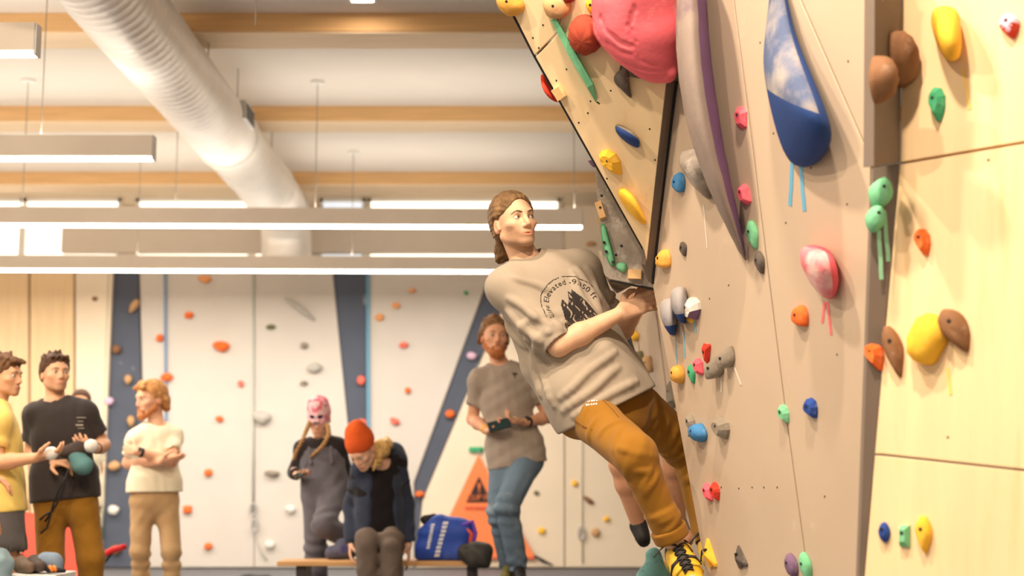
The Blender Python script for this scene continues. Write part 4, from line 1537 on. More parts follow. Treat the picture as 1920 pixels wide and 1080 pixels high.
class Person:
    """joints J (world), built as: body mesh, clothes, hair as children of an Empty at the feet"""

    def __init__(self, J, base, label, s=1.0, skin=(224, 172, 132), hs=None):
        self.J = {k: (V(v) if not isinstance(v, (dict, list, float)) else v) for k, v in J.items()}
        J = self.J
        self.s = s
        self.base = V(base)
        self.skin = skin
        self.root = empty('person', base, label, 'person')
        self.H = Head(J['head'], J['hf'], J['hu'], hs or s)
        self.hip = (J['hl'] + J['hr']) / 2
        self.sh = (J['sl'] + J['sr']) / 2
        self.up = (self.sh - self.hip).normalized()
        lat = (J['sr'] - J['sl']).normalized()
        f = lat.cross(self.up).normalized()
        if f.dot(J['fwd']) < 0:
            f = -f
        self.f = f
        self.lat = lat
        for k in ('el', 'er', 'wl', 'wr'):
            assert k in J, k

    def torso(self, off=0.0, k=.05, lo=0.0, w=(.150, .132, .150, .132), flat=.70, shr=.056):
        J, s = self.J, self.s
        hip, sh, up, f = self.hip, self.sh, self.up, self.f
        wa, ch, uc = mixv(hip, sh, .36), mixv(hip, sh, .70), mixv(hip, sh, .90)
        o = []
        A_ = lambda p, kk: o.append(('add', p, kk * s))
        A_(cap(hip - up * lo, wa, w[0] * s + off, w[1] * s + off, f, flat), 0)
        A_(cap(wa, ch, w[1] * s + off, w[2] * s + off, f, flat), k)
        A_(cap(ch, uc, w[2] * s + off, w[3] * s + off, f, flat * .95), k)
        A_(cap(J['sl'], J['sr'], shr * s + off), k)
        A_(cap(J['neck'] - up * .01, J['sl'], .042 * s + off, .046 * s + off), .04)
        A_(cap(J['neck'] - up * .01, J['sr'], .042 * s + off, .046 * s + off), .04)
        return o

    def build_body(self, h=.006, hands=None, jaw=1.0, feet=True, relax=1, **tone):
        J, s, H = self.J, self.s, self.H
        S = SDF()
        S.ext(self.torso(-0.004))
        S.ext([('add', cap(J['neck'] - self.up * .03, H.w(0, -.018, -.05), .060 * s, .053 * s), .03)])
        for a in ('l', 'r'):
            sh, e, w_ = J['s' + a], J['e' + a], J['w' + a]
            S.add(cap(sh, e, .050 * s, .040 * s), .03)
            d = (w_ - e)
            S.add(cap(e, e + d * .35, .040 * s, .043 * s), .02)
            S.add(cap(e + d * .35, w_, .043 * s, .027 * s), .02)
            hp, k_, an = J['h' + a], J['k' + a], J['a' + a]
            S.add(cap(hp, k_, .084 * s, .056 * s), .04)
            d = an - k_
            S.add(cap(k_, k_ + d * .32, .052 * s, .054 * s), .02)
            S.add(cap(k_ + d * .32, an, .053 * s, .034 * s), .02)
            if feet:
                t = J['t' + a]
                S.add(cap(an + (an - k_).normalized() * .02, t, .034 * s, .030 * s), .02)
        # head last so that its carving stays crisp
        Hd = SDF().ext(H.ops(jaw=jaw))
        first = True
        for kind, p, k in Hd.ops:
            S.ops.append((kind, p, .03 * s if first else k))
            first = False
        self.tips = {}
        for a, spec in (hands or {}).items():
            ho, tips = hand_ops(J['w' + a], s=s * spec.pop('hs', 1.0), **spec)
            self.tips[a] = tips
            S.ext(ho)
        skin = self.skin
        o = sdf_obj('body', S, h, skin_mat(), self.root, self.base, relax, colorfn=lambda P: H.tone(P, skin, **tone))
        self.body = o
        self.bvh = BVHTree.FromPolygons([v.co + self.base for v in o.data.vertices], [tuple(p.vertices) for p in o.data.polygons])
        return o

    def eyes(self, gaze=(0, 1, 0)):
        for sx in (-1, 1):
            eyeball(self.H, sx, gaze, self.body, self.base)

    def snap(self, x, z, off=0.0):
        H = self.H
        o = H.w(x, .2, z)
        hit = self.bvh.ray_cast(o, -H.F)
        p = hit[0] if hit[0] is not None else H.w(x, .09, z)
        return p + H.F * off * H.s

    def brows(self, c, th=.0035, arch=.003):
        m = mat('brow_%d_%d_%d' % c, c, 0.8, 0.1, 60)
        for sx in (-1, 1):
            pts = [self.snap(sx * x, z, .0006) for x, z in ((.012, .0165), (.021, .0190 + arch * .3), (.032, .0205 + arch * .7), (.043, .0185 + arch * .4), (.051, .0130))]
            MB().tube(pts, [th * .45 * self.H.s, th * .85 * self.H.s, th * .8 * self.H.s, th * .5 * self.H.s, th * .15 * self.H.s], 6).build('eyebrow', m, self.body, base=self.base, smooth=True)

    # -------------------------------------------------- hair
    def hair(self, c, thick=.012, front=(.080, .078), nape=(-.075, -.075), extra=(), h=.005, groove=.0022, freq=34, name='hair', clipside=True, c2=None, bulk=(1, 1, 1), axis='back', cut=(), tuft=0):
        H = self.H
        S = SDF()
        S.add(H.e((0, -.020, .036), ((.0765 + thick) * bulk[0], (.096 + thick) * bulk[1], (.086 + thick) * bulk[2])))
        S.add(H.e((0, -.035, -.005), ((.070 + thick) * bulk[0], (.076 + thick) * bulk[1], .075)), .02 * H.s)
        rt = random.Random(17)
        for _ in range(tuft):
            az, el_ = rt.uniform(-PI, PI), rt.uniform(.25, 1.35)
            d_ = (math.cos(el_) * math.sin(az), math.cos(el_) * math.cos(az), math.sin(el_))
            c0 = (d_[0] * (.076 + thick), -.020 + d_[1] * (.095 + thick), .036 + d_[2] * (.085 + thick))
            t_ = (rt.uniform(-.016, .016), rt.uniform(.0, .020), rt.uniform(-.004, .012))
            S.add(H.cp(c0, (c0[0] + d_[0] * .005 + t_[0], c0[1] + d_[1] * .005 + t_[1], c0[2] + d_[2] * .006 + t_[2]), rt.uniform(.009, .014), .004), .008 * H.s)
        for e in extra:
            if len(e) == 4:
                S.add(H.cp(e[0], e[1], e[2], e[3]), .012 * H.s)
            else:
                S.add(H.cp(e[0], e[1], e[2], e[3]), e[4] * H.s)

        def gr(P):
            q = H.loc(P)
            if axis == 'back':
                ph = np.arctan2(q[:, 0], q[:, 2] + .03)
                w = ph * freq + 0.9 * np.sin(q[:, 1] * 28) + 0.5 * np.sin(q[:, 2] * 40)
            else:
                ph = np.arctan2(q[:, 1] + .02, q[:, 0])
                w = ph * freq * .7 + 2.5 * np.sin(q[:, 2] * 45)
            return groove * H.s * np.sin(w)
        S.disp(gr)
        # keep what lies above the line from the front hairline to the nape
        fy, fz = front
        ny, nz = nape
        d = (ny - fy, nz - fz)
        nn = V((0, -d[1], d[0])).normalized()     # points down/forward
        if nn.z > 0:
            nn = -nn
        nw = H.X * nn.x + H.F * nn.y + H.U * nn.z
        S.clip(H.w(0, fy, fz), nw, .006 * H.s)
        for cc, rr in cut:
            S.sub(H.e(cc, rr), .008 * H.s)
        m = mat('hair_%d_%d_%d' % c, c, 0.65, 0.25, 40, bump=0.3, bscale=90, c2=c2, c2lo=.5, c2hi=.7, c2scale=30, spec=0.2)
        return sdf_obj(name, S, h, m, self.root, self.base)

    def beard(self, c, h=.005, long=.012, name='beard'):
        H = self.H
        S = SDF()
        t = long
        for sx in (-1, 1):
            S.add(H.cp((sx * .062, .004, -.030), (sx * .054, .016, -.066), .012, .014 + t * .3), .01)
            S.add(H.cp((sx * .054, .016, -.066), (sx * .020, .078, -.104 - t * .4), .013 + t * .4, .015 + t * .6), .02)
        S.add(H.e((0, .082, -.106 - t * .5), (.026, .020 + t * .3, .020 + t * .8)), .02)
        for sx in (-1, 1):
            S.add(H.cp((sx * .004, .102, -.057), (sx * .027, .088, -.076), .0065, .0065), .004)
            S.add(H.cp((sx * .027, .088, -.076), (sx * .026, .080, -.098), .008, .012), .008)

        def gr(P):
            q = H.loc(P)
            return .0014 * np.sin(q[:, 0] * 420 + 2 * np.sin(q[:, 2] * 90))
        S.disp(gr)
        m = mat('hair_%d_%d_%d' % c, c, 0.6, 0.25, 40, bump=0.3, bscale=90)
        return sdf_obj(name, S, h, m, self.root, self.base)

    # -------------------------------------------------- clothes
    def shirt(self, m, off=.016, lo=.06, sleeve=.62, h=.008, name='t_shirt', extra=None, fold=.004, flare=.012, neck_r=.070, arms=('l', 'r'), sl_r=(.066, .064), seed=1, long=False, disp=(), w=(.152, .140, .155, .138), k=.05, neckdir=None, flat=.74, cuff=.006, cover=.112):
        J, s = self.J, self.s
        S = SDF()
        S.ext(self.torso(off, k=k, lo=0, w=w, flat=flat))
        S.add(cap(mixv(self.hip, self.sh, .3), self.hip - self.up * lo, w[1] * s + off, w[0] * s + off + flare, self.f, flat + .02), .04)
        if cover:
            for a in 'lr':
                S.add(cap(J['h' + a] - self.up * lo, J['h' + a] + self.up * .09, cover * s), .05)
        for a in arms:
            sh, e, w_ = J['s' + a], J['e' + a], J['w' + a]
            N_ = SDF()
            if long:
                N_.add(cap(sh, e, sl_r[0] * s, (sl_r[0] + sl_r[1]) / 2 * s))
                N_.add(cap(e, mixv(e, w_, sleeve), (sl_r[0] + sl_r[1]) / 2 * s, sl_r[1] * s), .02)
                d = (w_ - e).normalized()
                q = mixv(e, w_, sleeve)
            else:
                N_.add(cap(sh, mixv(sh, e, sleeve), sl_r[0] * s, sl_r[1] * s))
                d = (e - sh).normalized()
                q = mixv(sh, e, sleeve)
            r = sl_r[1] * s
            N_.disp(local_folds(q, .10, d, .005, 80, seed + 9))
            N_.sub(cap(q + d * (r + .012), q + d * (r + .05), r + .02), .004)
            N_.sub(cap(q + d * .01, q + d * .08, r - cuff - .004), .004)
            S.add(('n', N_), .030)
        if extra:
            S.ext(extra)
        for i, (d, amp, f) in enumerate(((self.up * .6 + self.lat, fold, 42), (self.up - self.lat * .5, fold * .8, 60), (self.lat, fold * .5, 95))):
            S.disp(folds(d, amp, f, seed + i))
        for d in disp:
            S.disp(d)
        # hem: cut flat, hollow inside
        hm_ = self.hip - self.up * lo
        S.clip(hm_, -self.up, .004)
        S.sub(cap(hm_ - self.up * .05, hm_ + self.up * .02, w[0] * s + off - .004, w[0] * s + off - .012, self.f, flat - .02), .004)
        nd = neckdir or (self.H.w(0, -.02, -.05) - J['neck']).normalized()
        S.sub(cap(J['neck'] + nd * .012 + self.f * .012, J['neck'] + nd * .16 + self.f * .02, neck_r * s, neck_r * 1.1 * s), .008)
        o = sdf_obj(name, S, h, m, self.root, self.base)
        self.shirt_o = o
        return o

    def trousers(self, m, top=.10, off=.012, h=.008, name='trousers', legs=(1.0, 1.0), r=(.092, .078, .070, .062), fold=.003, seed=5, disp=(), short=None, knee=.010, extra=None):
        """short: fraction of the thigh covered (shorts)"""
        J, s = self.J, self.s
        S = SDF()
        W_n = SDF()
        W_n.add(cap(self.hip + self.up * top, self.hip - self.up * .02, .140 * s + off, .152 * s + off, self.f, .72))
        W_n.clip(self.hip + self.up * top, self.up, .004)
        S.add(('n', W_n))
        for i, a in enumerate('lr'):
            hp, k_, an = J['h' + a], J['k' + a], J['a' + a]
            if short:
                S.add(cap(hp, mixv(hp, k_, short), r[0] * s, r[1] * s), .045)
                continue
            S.add(cap(hp, k_, r[0] * s, r[1] * s), .045)
            q = mixv(k_, an, legs[i])
            S.add(cap(k_, q, r[2] * s, r[3] * s), .025)
        if extra:
            S.ext(extra)
        S.disp(folds(self.up + self.lat * .4, fold, 55, seed))
        S.disp(folds(self.up * .7 - self.lat, fold * .7, 80, seed + 1))
        for a in 'lr':
            if not short:
                d = (J['a' + a] - J['h' + a]).normalized()
                S.disp(local_folds(J['k' + a], .13, d, knee, 75, seed + 2))
                S.disp(local_folds(J['a' + a], .10, d, knee, 95, seed + 3))
            S.disp(local_folds(J['h' + a], .12, self.up + self.lat * (.8 if a == 'l' else -.8), knee * .7, 70, seed + 4))
        for d in disp:
            S.disp(d)
        for i, a in enumerate('lr'):
            hp, k_, an = J['h' + a], J['k' + a], J['a' + a]
            if short:
                q, d, rr = mixv(hp, k_, short), (k_ - hp).normalized(), r[1] * s
            else:
                q, d, rr = mixv(k_, an, legs[i]), (an - k_).normalized(), r[3] * s
            S.sub(cap(q + d * (rr + .015), q + d * (rr + .06), rr + .025), .004)
            S.sub(cap(q + d * .008, q + d * .09, rr - .010), .004)
        return sdf_obj(name, S, h, m, self.root, self.base)

    def shoe(self, a, m, msole, h=.007, size=1.0, up=None):
        J, s = self.J, self.s * size
        an, t = J['a' + a], J['t' + a]
        d = (t - an)
        shin = (an - J['k' + a]).normalized()
        heel = an + shin * .045 * s - d.normalized() * .03 * s
        S = SDF()
        S.add(cap(heel, t, .040 * s, .036 * s))
        S.add(cap(an + shin * .0, mixv(an, t, .5), .045 * s, .036 * s), .02)
        S.sub(cap(an - shin * .02 * s, an - shin * .12 * s, .036 * s), .004)
        nrm = shin
        o = sdf_obj('shoe', S, h, m, self.root, self.base)
        MB().tube([heel + nrm * .030 * s, mixv(heel, t, .5) + nrm * .030 * s, t + nrm * .022 * s], [.034 * s, .038 * s, .032 * s], 10).build('sole', msole, o, base=self.base)
        return o


def fabric(name, c, bump=0.25, bscale=18, **k):
    k.setdefault('stretch', (1, 1, 1))
    return mat(name, c, 0.9, 0.05, 9, bump=bump, bscale=bscale, spec=0.1, sheen=0.15, bdist=0.012, **k)


M_SHOE_B = mat('shoe_black', (36, 34, 34), 0.6, 0.08, 20)
M_SOLE = mat('shoe_sole', (60, 56, 52), 0.8, 0.05, 20)
M_SHOE_O = mat('shoe_olive', (120, 112, 60), 0.7, 0.08, 20)
# ---------------------------------------------------------------- the climber in front
def main_climber():
    q = at
    J = dict(
        head=q(964, 416, 5.50), hf=(.46, -.88, .09), hu=(-.16, 0.02, 1),
        neck=q(986, 492, 5.53), fwd=(.25, -.95, -.05),
        sl=q(952, 541, 5.44), sr=q(1089, 507, 5.58),
        el=q(1047, 648, 5.35), wl=q(1163, 588, 5.40),
        er=q(1157, 632, 5.70), wr=q(1190, 582, 5.53),
        hl=q(1098, 772, 5.44), hr=q(1178, 744, 5.60),
        kl=q(1190, 852, 5.12), al=q(1270, 1030, 5.20), tl=q(1304, 1100, 5.09),
        kr=q(1292, 850, 5.84), ar=q(1330, 1016, 5.74), tr=q(1350, 1060, 5.64))
    base = q(1280, 1100, 5.3)
    base.z = 0.33
    P = Person(J, base, 'climber with tied-back brown hair in grey shirt and mustard trousers clinging to the prow', 1.0, (224, 180, 146), hs=.98)
    hands = dict(
        l=dict(d=(.86, .06, .40), n=(.10, .95, -.10), th=(-.3, 0, 1), curl=(.30, .34, .36, .40), thumb=.5, hs=1.06, spread=.05),
        r=dict(d=(.40, -.12, .90), n=(.75, .55, -.1), th=(-.6, -.7, .2), curl=(.5, .55, .6, .6), thumb=.55, hs=1.0))
    P.build_body(.0034, hands, stubble=.55, lip=(206, 128, 106), relax=1)
    P.eyes((-.34, .90, .24))
    P.brows((104, 74, 48), th=.0036, arch=.004)
    # hair: swept back, tied at the nape
    H = P.H
    ex = []
    for k in range(9):
        a = -0.9 + 0.22 * k
        ex.append(((.055 * math.sin(a), -.085, .02), (.02 * math.sin(a * 1.3), -.115, -.050), .016, .012))
    ex += [((0, -.112, -.045), (.012, -.130, -.085), .020, .024), ((.012, -.130, -.085), (.020, -.118, -.130), .024, .020), ((.0, -.128, -.080), (-.006, -.112, -.140), .022, .012),
           ((.020, -.120, -.128), (.026, -.098, -.158), .016, .007), ((.030, -.125, -.10), (.042, -.120, -.145), .010, .004),
           ((.076, .0, .030), (.076, .010, -.012), .010, .006)]
    # loose strand behind the ear
    ex += [((.080, -.035, -.030), (.083, -.042, -.075), .006, .005), ((.083, -.042, -.075), (.092, -.060, -.105), .005, .003)]
    P.hair((112, 86, 58), .011, front=(.085, .066), nape=(-.060, -.075), extra=ex, h=.0035, groove=.0013, freq=36, c2=(150, 118, 80),
           cut=(((0, .095, .030), (.052, .050, .052)), ((.082, .032, -.02), (.03, .035, .045)), ((-.082, .032, -.02), (.03, .035, .045)), ((.086, -.012, -.02), (.022, .026, .040)), ((-.086, -.012, -.02), (.022, .026, .040))))

    # ---- long-sleeved shirt, sleeves pushed up
    M_SH = mat('grey_jersey', (166, 154, 138), 0.92, 0.04, 14, bump=0.12, bscale=240, spec=0.08, sheen=0.1, bdist=0.003)
    S = SDF()
    up, lat, f = P.up, P.lat, P.f
    S.ext(P.torso(.018, k=.06, lo=0, w=(.156, .150, .160, .142), flat=.70, shr=.054))
    S.add(cap(mixv(P.hip, P.sh, .35), P.hip - up * .04, .168, .200, f, .84), .05)
    S.add(cap(J['hl'] - up * .05, J['hl'] + up * .09, .122), .05)
    S.add(cap(J['hr'] - up * .05, J['hr'] + up * .09, .106), .05)
    # drape hanging at the left hip and bulge at the belly
    S.add(cap(q(966, 588, 5.52), q(1008, 690, 5.50), .050, .052), .05)
    S.add(cap(q(1008, 690, 5.50), q(1062, 786, 5.47), .052, .050), .05)
    S.add(cap(q(1130, 660, 5.40), q(1165, 712, 5.44), .040, .050), .06)
    for a, fr, r0, r1 in (('l', .95, .080, .062), ('r', .72, .074, .060)):
        sh, e = J['s' + a], J['e' + a]
        c_ = mixv(sh, e, fr)
        N_ = SDF()
        N_.add(cap(sh, c_, r0, r1))
        d = (e - sh).normalized()
        # bunched rings above the cuff
        b1 = d.orthogonal().normalized()
        b2 = d.cross(b1)
        rr = random.Random(3)
        for j in range(5):
            ce = c_ - d * (.010 + .024 * j)
            tilt = (b1 * rr.uniform(-.6, .6) + b2 * rr.uniform(-.6, .6))
            rad = r1 - .001 + .0016 * j
            ring = []
            for t in range(9):
                an = 2 * PI * t / 8
                w = b1 * math.cos(an) + b2 * math.sin(an)
                ring.append(ce + w * rad + d * (w.dot(tilt) * .06))
            for t in range(8):
                N_.add(cap(ring[t], ring[t + 1], .0075), .014)
        N_.sub(cap(c_ + d * (r1 + .012), c_ + d * (r1 + .05), r1 + .024), .006)
        N_.sub(cap(c_ + d * .004, c_ + d * .05, r1 - .012), .006)
        S.add(('n', N_), .040)
    # long drape folds from the armpits over the chest and belly
    rr = random.Random(11)
    fl = [((1000, 640), (1010, 740), .010), ((985, 620), (1040, 760), .009), ((1085, 505), (1130, 590), .010), ((1100, 505), (1140, 585), .008), ((1070, 512), (1115, 600), .007),
          ((955, 560), (1030, 610), .008), ((950, 585), (1010, 640), .009), ((1060, 770), (1160, 690), .009), ((1050, 745), (1150, 660), .008), ((1075, 780), (1190, 715), .009),
          ((965, 520), (1030, 545), .006), ((930, 590), (985, 650), .008)]
    T0_ = SDF()
    T0_.ops = list(S.ops)
    for (a, b, r) in fl:
        # march each fold line onto the cloth surface
        pts = []
        for t in range(11):
            px = a[0] + (b[0] - a[0]) * t / 10 + 3 * math.sin(t * .7 + a[0])
            py = a[1] + (b[1] - a[1]) * t / 10
            dd = ray(px, py).normalized()
            tt = 4.6
            for _ in range(60):
                pt = V((0, 0, CAMZ)) + dd * tt
                dist = float(T0_.ev(np.array([pt], dtype=F32))[0])
                if dist < .0015 or tt > 6.3:
                    break
                tt += max(dist * .8, .001)
            pts.append(V((0, 0, CAMZ)) + dd * tt if tt < 6.3 else None)
        for ti, (u_, v_) in enumerate(zip(pts, pts[1:])):
            if u_ is not None and v_ is not None and (u_ - v_).length < .12:
                S.add(cap(u_ + dd * (.004 * abs(ti - 4.5) / 4.5), v_ + dd * (.004 * abs(ti - 3.5) / 4.5), r * .7, r * .7), .022)
    S.disp(folds(up * .6 + lat, .0012, 48, 1))
    S.disp(folds(up - lat * .7, .0010, 62, 2))
    hm_ = P.hip - up * .022
    S.clip(hm_, -up, .008)
    S.sub(cap(hm_ - up * .05, hm_ + up * .02, .180, .165, f, .72), .006)
    nd = (H.w(0, -.02, -.05) - J['neck']).normalized()
    S.sub(cap(J['neck'] + nd * .004 + f * .016, J['neck'] + nd * .16 + f * .03, .064, .078), .008)
    M_COL = mat('grey_rib', (140, 128, 112), 0.92, 0.05, 14, bump=0.2, bscale=400, spec=0.08, bdist=0.003)
    na, nb_ = J['neck'] + nd * .004 + f * .016, J['neck'] + nd * .16 + f * .03
    sh_o = sdf_obj('shirt', S, .0042, M_SH, P.root, P.base, mats=[M_SH, M_COL], matfn=lambda Q: (pev(cap(na - nd * .05, nb_, .064, .078), Q.astype(F32)) < .019).astype(int))
    bv = BVHTree.FromPolygons([v.co + P.base for v in sh_o.data.vertices], [tuple(p.vertices) for p in sh_o.data.polygons])

    # ---- print on the chest
    M_INK = mat('black_print', (44, 38, 36), 0.9, 0.15, 40, c2=(130, 120, 108), c2lo=.62, c2hi=.70, c2scale=60)
    C = V((0, 0, CAMZ))
    hit = bv.ray_cast(C, ray(1076, 577).normalized())[0] or q(1076, 583, 5.35)
    e2 = (up * .97 + lat * .10).normalized()
    e1 = (lat - e2 * lat.dot(e2)).normalized()
    fn_ = e1.cross(e2).normalized()
    if fn_.dot(f) < 0:
        fn_ = -fn_

    def on_shirt(x, y, off=.0012):
        o = hit + e1 * x + e2 * y + fn_ * .25
        r = bv.ray_cast(o, -fn_)
        return None if r[0] is None else r[0] + fn_ * off

    vs, fs = [], []

    def put(poly_pts, faces):
        k = len(vs)
        ps = [on_shirt(x, y) for x, y in poly_pts]
        if any(p is None for p in ps):
            good = {i for i, p in enumerate(ps) if p is not None}
            faces = [t for t in faces if all(i in good for i in t)]
            ps = [p if p is not None else hit for p in ps]
        vs.extend(ps)
        fs.extend([tuple(i + k for i in t) for t in faces])

    # lettering along the arc
    text = 'Life Elevated -9,350 ft'
    glyph = {}
    for ch in set(text):
        if ch == ' ':
            continue
        cu = bpy.data.curves.new('glyph', 'FONT')
        cu.body = ch
        cu.resolution_u = 3
        ob = bpy.data.objects.new('glyph', cu)
        COL.objects.link(ob)
        dg = bpy.context.evaluated_depsgraph_get()
        me = bpy.data.meshes.new_from_object(ob.evaluated_get(dg))
        vv = [tuple(v.co)[:2] for v in me.vertices]
        glyph[ch] = (vv, [tuple(p.vertices) for p in me.polygons])
        bpy.data.meshes.remove(me)
        bpy.data.objects.remove(ob)
        bpy.data.curves.remove(cu)
    size, R0 = .031, .098
    adv = []
    for ch in text:
        adv.append(.30 if ch == ' ' else max(v[0] for v in glyph[ch][0]) + .09)
    tot = sum(adv) * size
    ang = tot / R0 / 2 + .10
    for ch, a_ in zip(text, adv):
        if ch != ' ':
            vv, ff = glyph[ch]
            pts = []
            for (x, y) in vv:
                th = ang - x * size / R0
                rr_ = R0 + y * size
                pts.append((-rr_ * math.sin(th), rr_ * math.cos(th)))
            put(pts, ff)
        ang -= a_ * size / R0
    # rough outer arc
    rr = random.Random(4)
    n = 60
    prev = None
    for k in range(n):
        t0, t1 = 1.62 - 2.75 * k / n, 1.62 - 2.75 * (k + 1) / n
        w0 = .0022 + rr.uniform(-.001, .0014)
        r0 = .133 + rr.uniform(-.001, .001)
        if 34 < k < 37:
            continue
        put([(-r0 * math.sin(t0), r0 * math.cos(t0)), (-r0 * math.sin(t1), r0 * math.cos(t1)), (-(r0 - w0) * math.sin(t1), (r0 - w0) * math.cos(t1)), (-(r0 - w0) * math.sin(t0), (r0 - w0) * math.cos(t0))], [(0, 1, 2, 3)])
    # mountain: cells of a fine grid inside the peaks, with snow gaps
    def ridge(x):
        pk = [(-.078, -.075), (-.066, -.035), (-.058, -.042), (-.046, .030), (-.034, .044), (-.026, .018), (-.016, .030), (-.004, .064), (.004, .052), (.012, .066), (.024, .040), (.040, .012), (.058, -.030), (.078, -.075)]
        for (x0, y0), (x1, y1) in zip(pk, pk[1:]):
            if x0 <= x <= x1:
                return y0 + (y1 - y0) * (x - x0) / (x1 - x0)
        return -1
    g = .0022
    pts, faces, idx = [], [], {}
    rr = random.Random(9)

    def vid(i, j):
        if (i, j) not in idx:
            idx[(i, j)] = len(pts)
            pts.append((i * g + .010, j * g - .004))
        return idx[(i, j)]
    for i in range(-42, 42):
        x = (i + .5) * g / 1.15
        top = ridge(x)
        for j in range(-38, 37):
            y = (j + .5) * g / 1.15
            if y > top or y < -.072:
                continue
            depth = top - y
            # snow streaks: bare shirt along slanted bands below the summits
            s1 = math.sin((x * 1.0 + y * .35) * 190 + 1.0 + 1.4 * math.sin(y * 95 + x * 60)) + .6 * math.sin((x - y * .2) * 410 + 2 * math.sin(y * 150))
            snow = s1 > 1.0 - .25 * (y > .01) and depth > .006
            if y < -.035:
                snow = snow or rr.random() < .16
            if snow:
                continue
            faces.append((vid(i, j), vid(i + 1, j), vid(i + 1, j + 1), vid(i, j + 1)))
    put(pts, faces)
    mesh_obj('chest_print', vs, fs, M_INK, sh_o, P.base)

    # collar band
    nb = J['neck'] + nd * .022 + f * .016
    # ---- trousers
    M_TR = mat('mustard_canvas', (152, 106, 34), 0.85, 0.06, 10, bump=0.10, bscale=300, spec=0.15, sheen=0.1, bdist=0.002)
    ext = []
    dk = (J['al'] - J['kl']).normalized()
    dth = (J['kl'] - J['hl']).normalized()
    rr = random.Random(21)

    def wrap_fold(c, axis, R0_, a0, a1, slope, r):
        b1 = V((0, -1, 0))
        b1 = (b1 - axis * b1.dot(axis)).normalized()
        b2 = axis.cross(b1)
        prev = None
        for t in range(8):
            an = a0 + (a1 - a0) * t / 7
            p_ = c + (b1 * math.cos(an) + b2 * math.sin(an)) * (R0_ - .009 * (1 - math.sin(PI * t / 7))) + axis * (slope * (t / 7 - .5))
            if prev is not None:
                ext.append(('add', cap(prev, p_, r, r), .020))
            prev = p_
    for j in range(5):
        wrap_fold(mixv(J['hl'], J['kl'], .10 + .20 * j), dth, .087 - .002 * j, rr.uniform(-1.2, .2), rr.uniform(.6, 1.8), rr.uniform(-.10, .10), .0042)
    for j in range(5):
        wrap_fold(mixv(J['kl'], J['al'], -.02 + .075 * j), dk, .069 - .0014 * j, rr.uniform(-1.6, .3), rr.uniform(.5, 1.5), rr.uniform(-.10, .10), .0050)
    for j in range(3):
        wrap_fold(mixv(J['kl'], J['al'], .60 + .055 * j), dk, .057, rr.uniform(-1.6, -.9), rr.uniform(.3, 1.2), rr.uniform(-.06, .06), .006)
    dthr = (J['kr'] - J['hr']).normalized()
    for j in range(7):
        wrap_fold(mixv(J['hr'], J['kr'], .20 + .12 * j), dthr, .084, rr.uniform(-1.4, 0), rr.uniform(.5, 1.7), rr.uniform(-.08, .08), .0075)
    dkr = (J['ar'] - J['kr']).normalized()
    for j in range(6):
        wrap_fold(mixv(J['kr'], J['ar'], .02 + .06 * j), dkr, .064, rr.uniform(-1.4, -.5), rr.uniform(.5, 1.4), rr.uniform(-.04, .04), .010)
    ext.append(('add', cap(q(1078, 792, 5.50), J['hl'], .066, .085), .03))
    tro = P.trousers(M_TR, top=.03, off=.014, h=.0045, legs=(.80, .96), r=(.092, .081, .070, .057), fold=.0022, knee=.003, extra=ext)
    # rolled cuff on the near leg
    c_ = mixv(J['kl'], J['al'], .835)
    b1 = dk.orthogonal().normalized()
    b2 = dk.cross(b1)
    S = SDF()
    S.add(cap(c_ - dk * .022, c_ + dk * .022, .0680, .0655))
    S.disp(folds(dk + b1 * .3, .002, 120, 4))
    S.clip(c_ + dk * .022, dk, .008)
    S.clip(c_ - dk * .026, -dk, .008)
    S.sub(cap(c_ + dk * .005, c_ + dk * .12, .053), .004)
    sdf_obj('cuff', S, .0045, M_TR, tro, P.base)
    bt = BVHTree.FromPolygons([v.co + P.base for v in tro.data.vertices], [tuple(p.vertices) for p in tro.data.polygons])

    def on_tro(px, py):
        r = bt.ray_cast(C, ray(px, py).normalized())
        return None if r[0] is None else r[0] + r[1] * .0012
    rr = random.Random(8)
    k_ = MB()
    for (x0, y0, n_) in ((1094, 752, 6), (1098, 758, 5)):
        for j in range(n_):
            x_ = x0 + j * 4.6
            y_ = y0 - j * .5
            w_ = rr.uniform(2.2, 3.8)
            ps = [on_tro(x_, y_), on_tro(x_ + w_, y_ - .4), on_tro(x_ + w_ + .8, y_ + 2.6), on_tro(x_ + .8, y_ + 3.0)]
            if all(p_ is not None for p_ in ps):
                k_.prism(ps, (0, .0006, 0))
    if k_.v:
        k_.build('hip_print', mat('white_print', (232, 232, 236), .7), tro, base=P.base)
    for pl_ in ([(1062, 772), (1075, 786), (1092, 798), (1110, 806)], [(1120, 742), (1136, 756), (1148, 768), (1160, 782)]):
        ps = [on_tro(*p_) for p_ in pl_]
        if all(p_ is not None for p_ in ps):
            MB().tube(ps, .0016, 5).build('seam', mat('seam_thread', (120, 78, 26), .9), tro, base=P.base)
    # ---- climbing shoe
    M_SHY = mat('shoe_yellow', (226, 184, 50), 0.6, 0.08, 30, bump=0.2, bscale=80)
    M_SHK = mat('shoe_charcoal', (52, 48, 46), 0.7, 0.10, 30, bump=0.2, bscale=80)

    def shoe(a):
        an, t = J['a' + a], J['t' + a]
        k_ = J['k' + a]
        shin = (an - k_).normalized()
        d = (t - an).normalized()
        side = d.cross(V((0, -1, 0))).normalized()
        top = side.cross(d).normalized()
        if top.y > 0:
            top = -top
        heel = an + d * .012 - top * -.0 + V((0, .055, -.015))
        toe = t
        S = SDF()
        S.add(cap(heel, mixv(heel, toe, .55), .044, .050, top, .85))
        S.add(cap(mixv(heel, toe, .5), toe, .050, .038, top, .8), .02)
        S.add(cap(an + shin * .010, mixv(an, toe, .55), .050, .044, None), .02)
        S.sub(cap(an - shin * .005, an - shin * .12, .036), .006)
        cut = mixv(an, toe, .30)
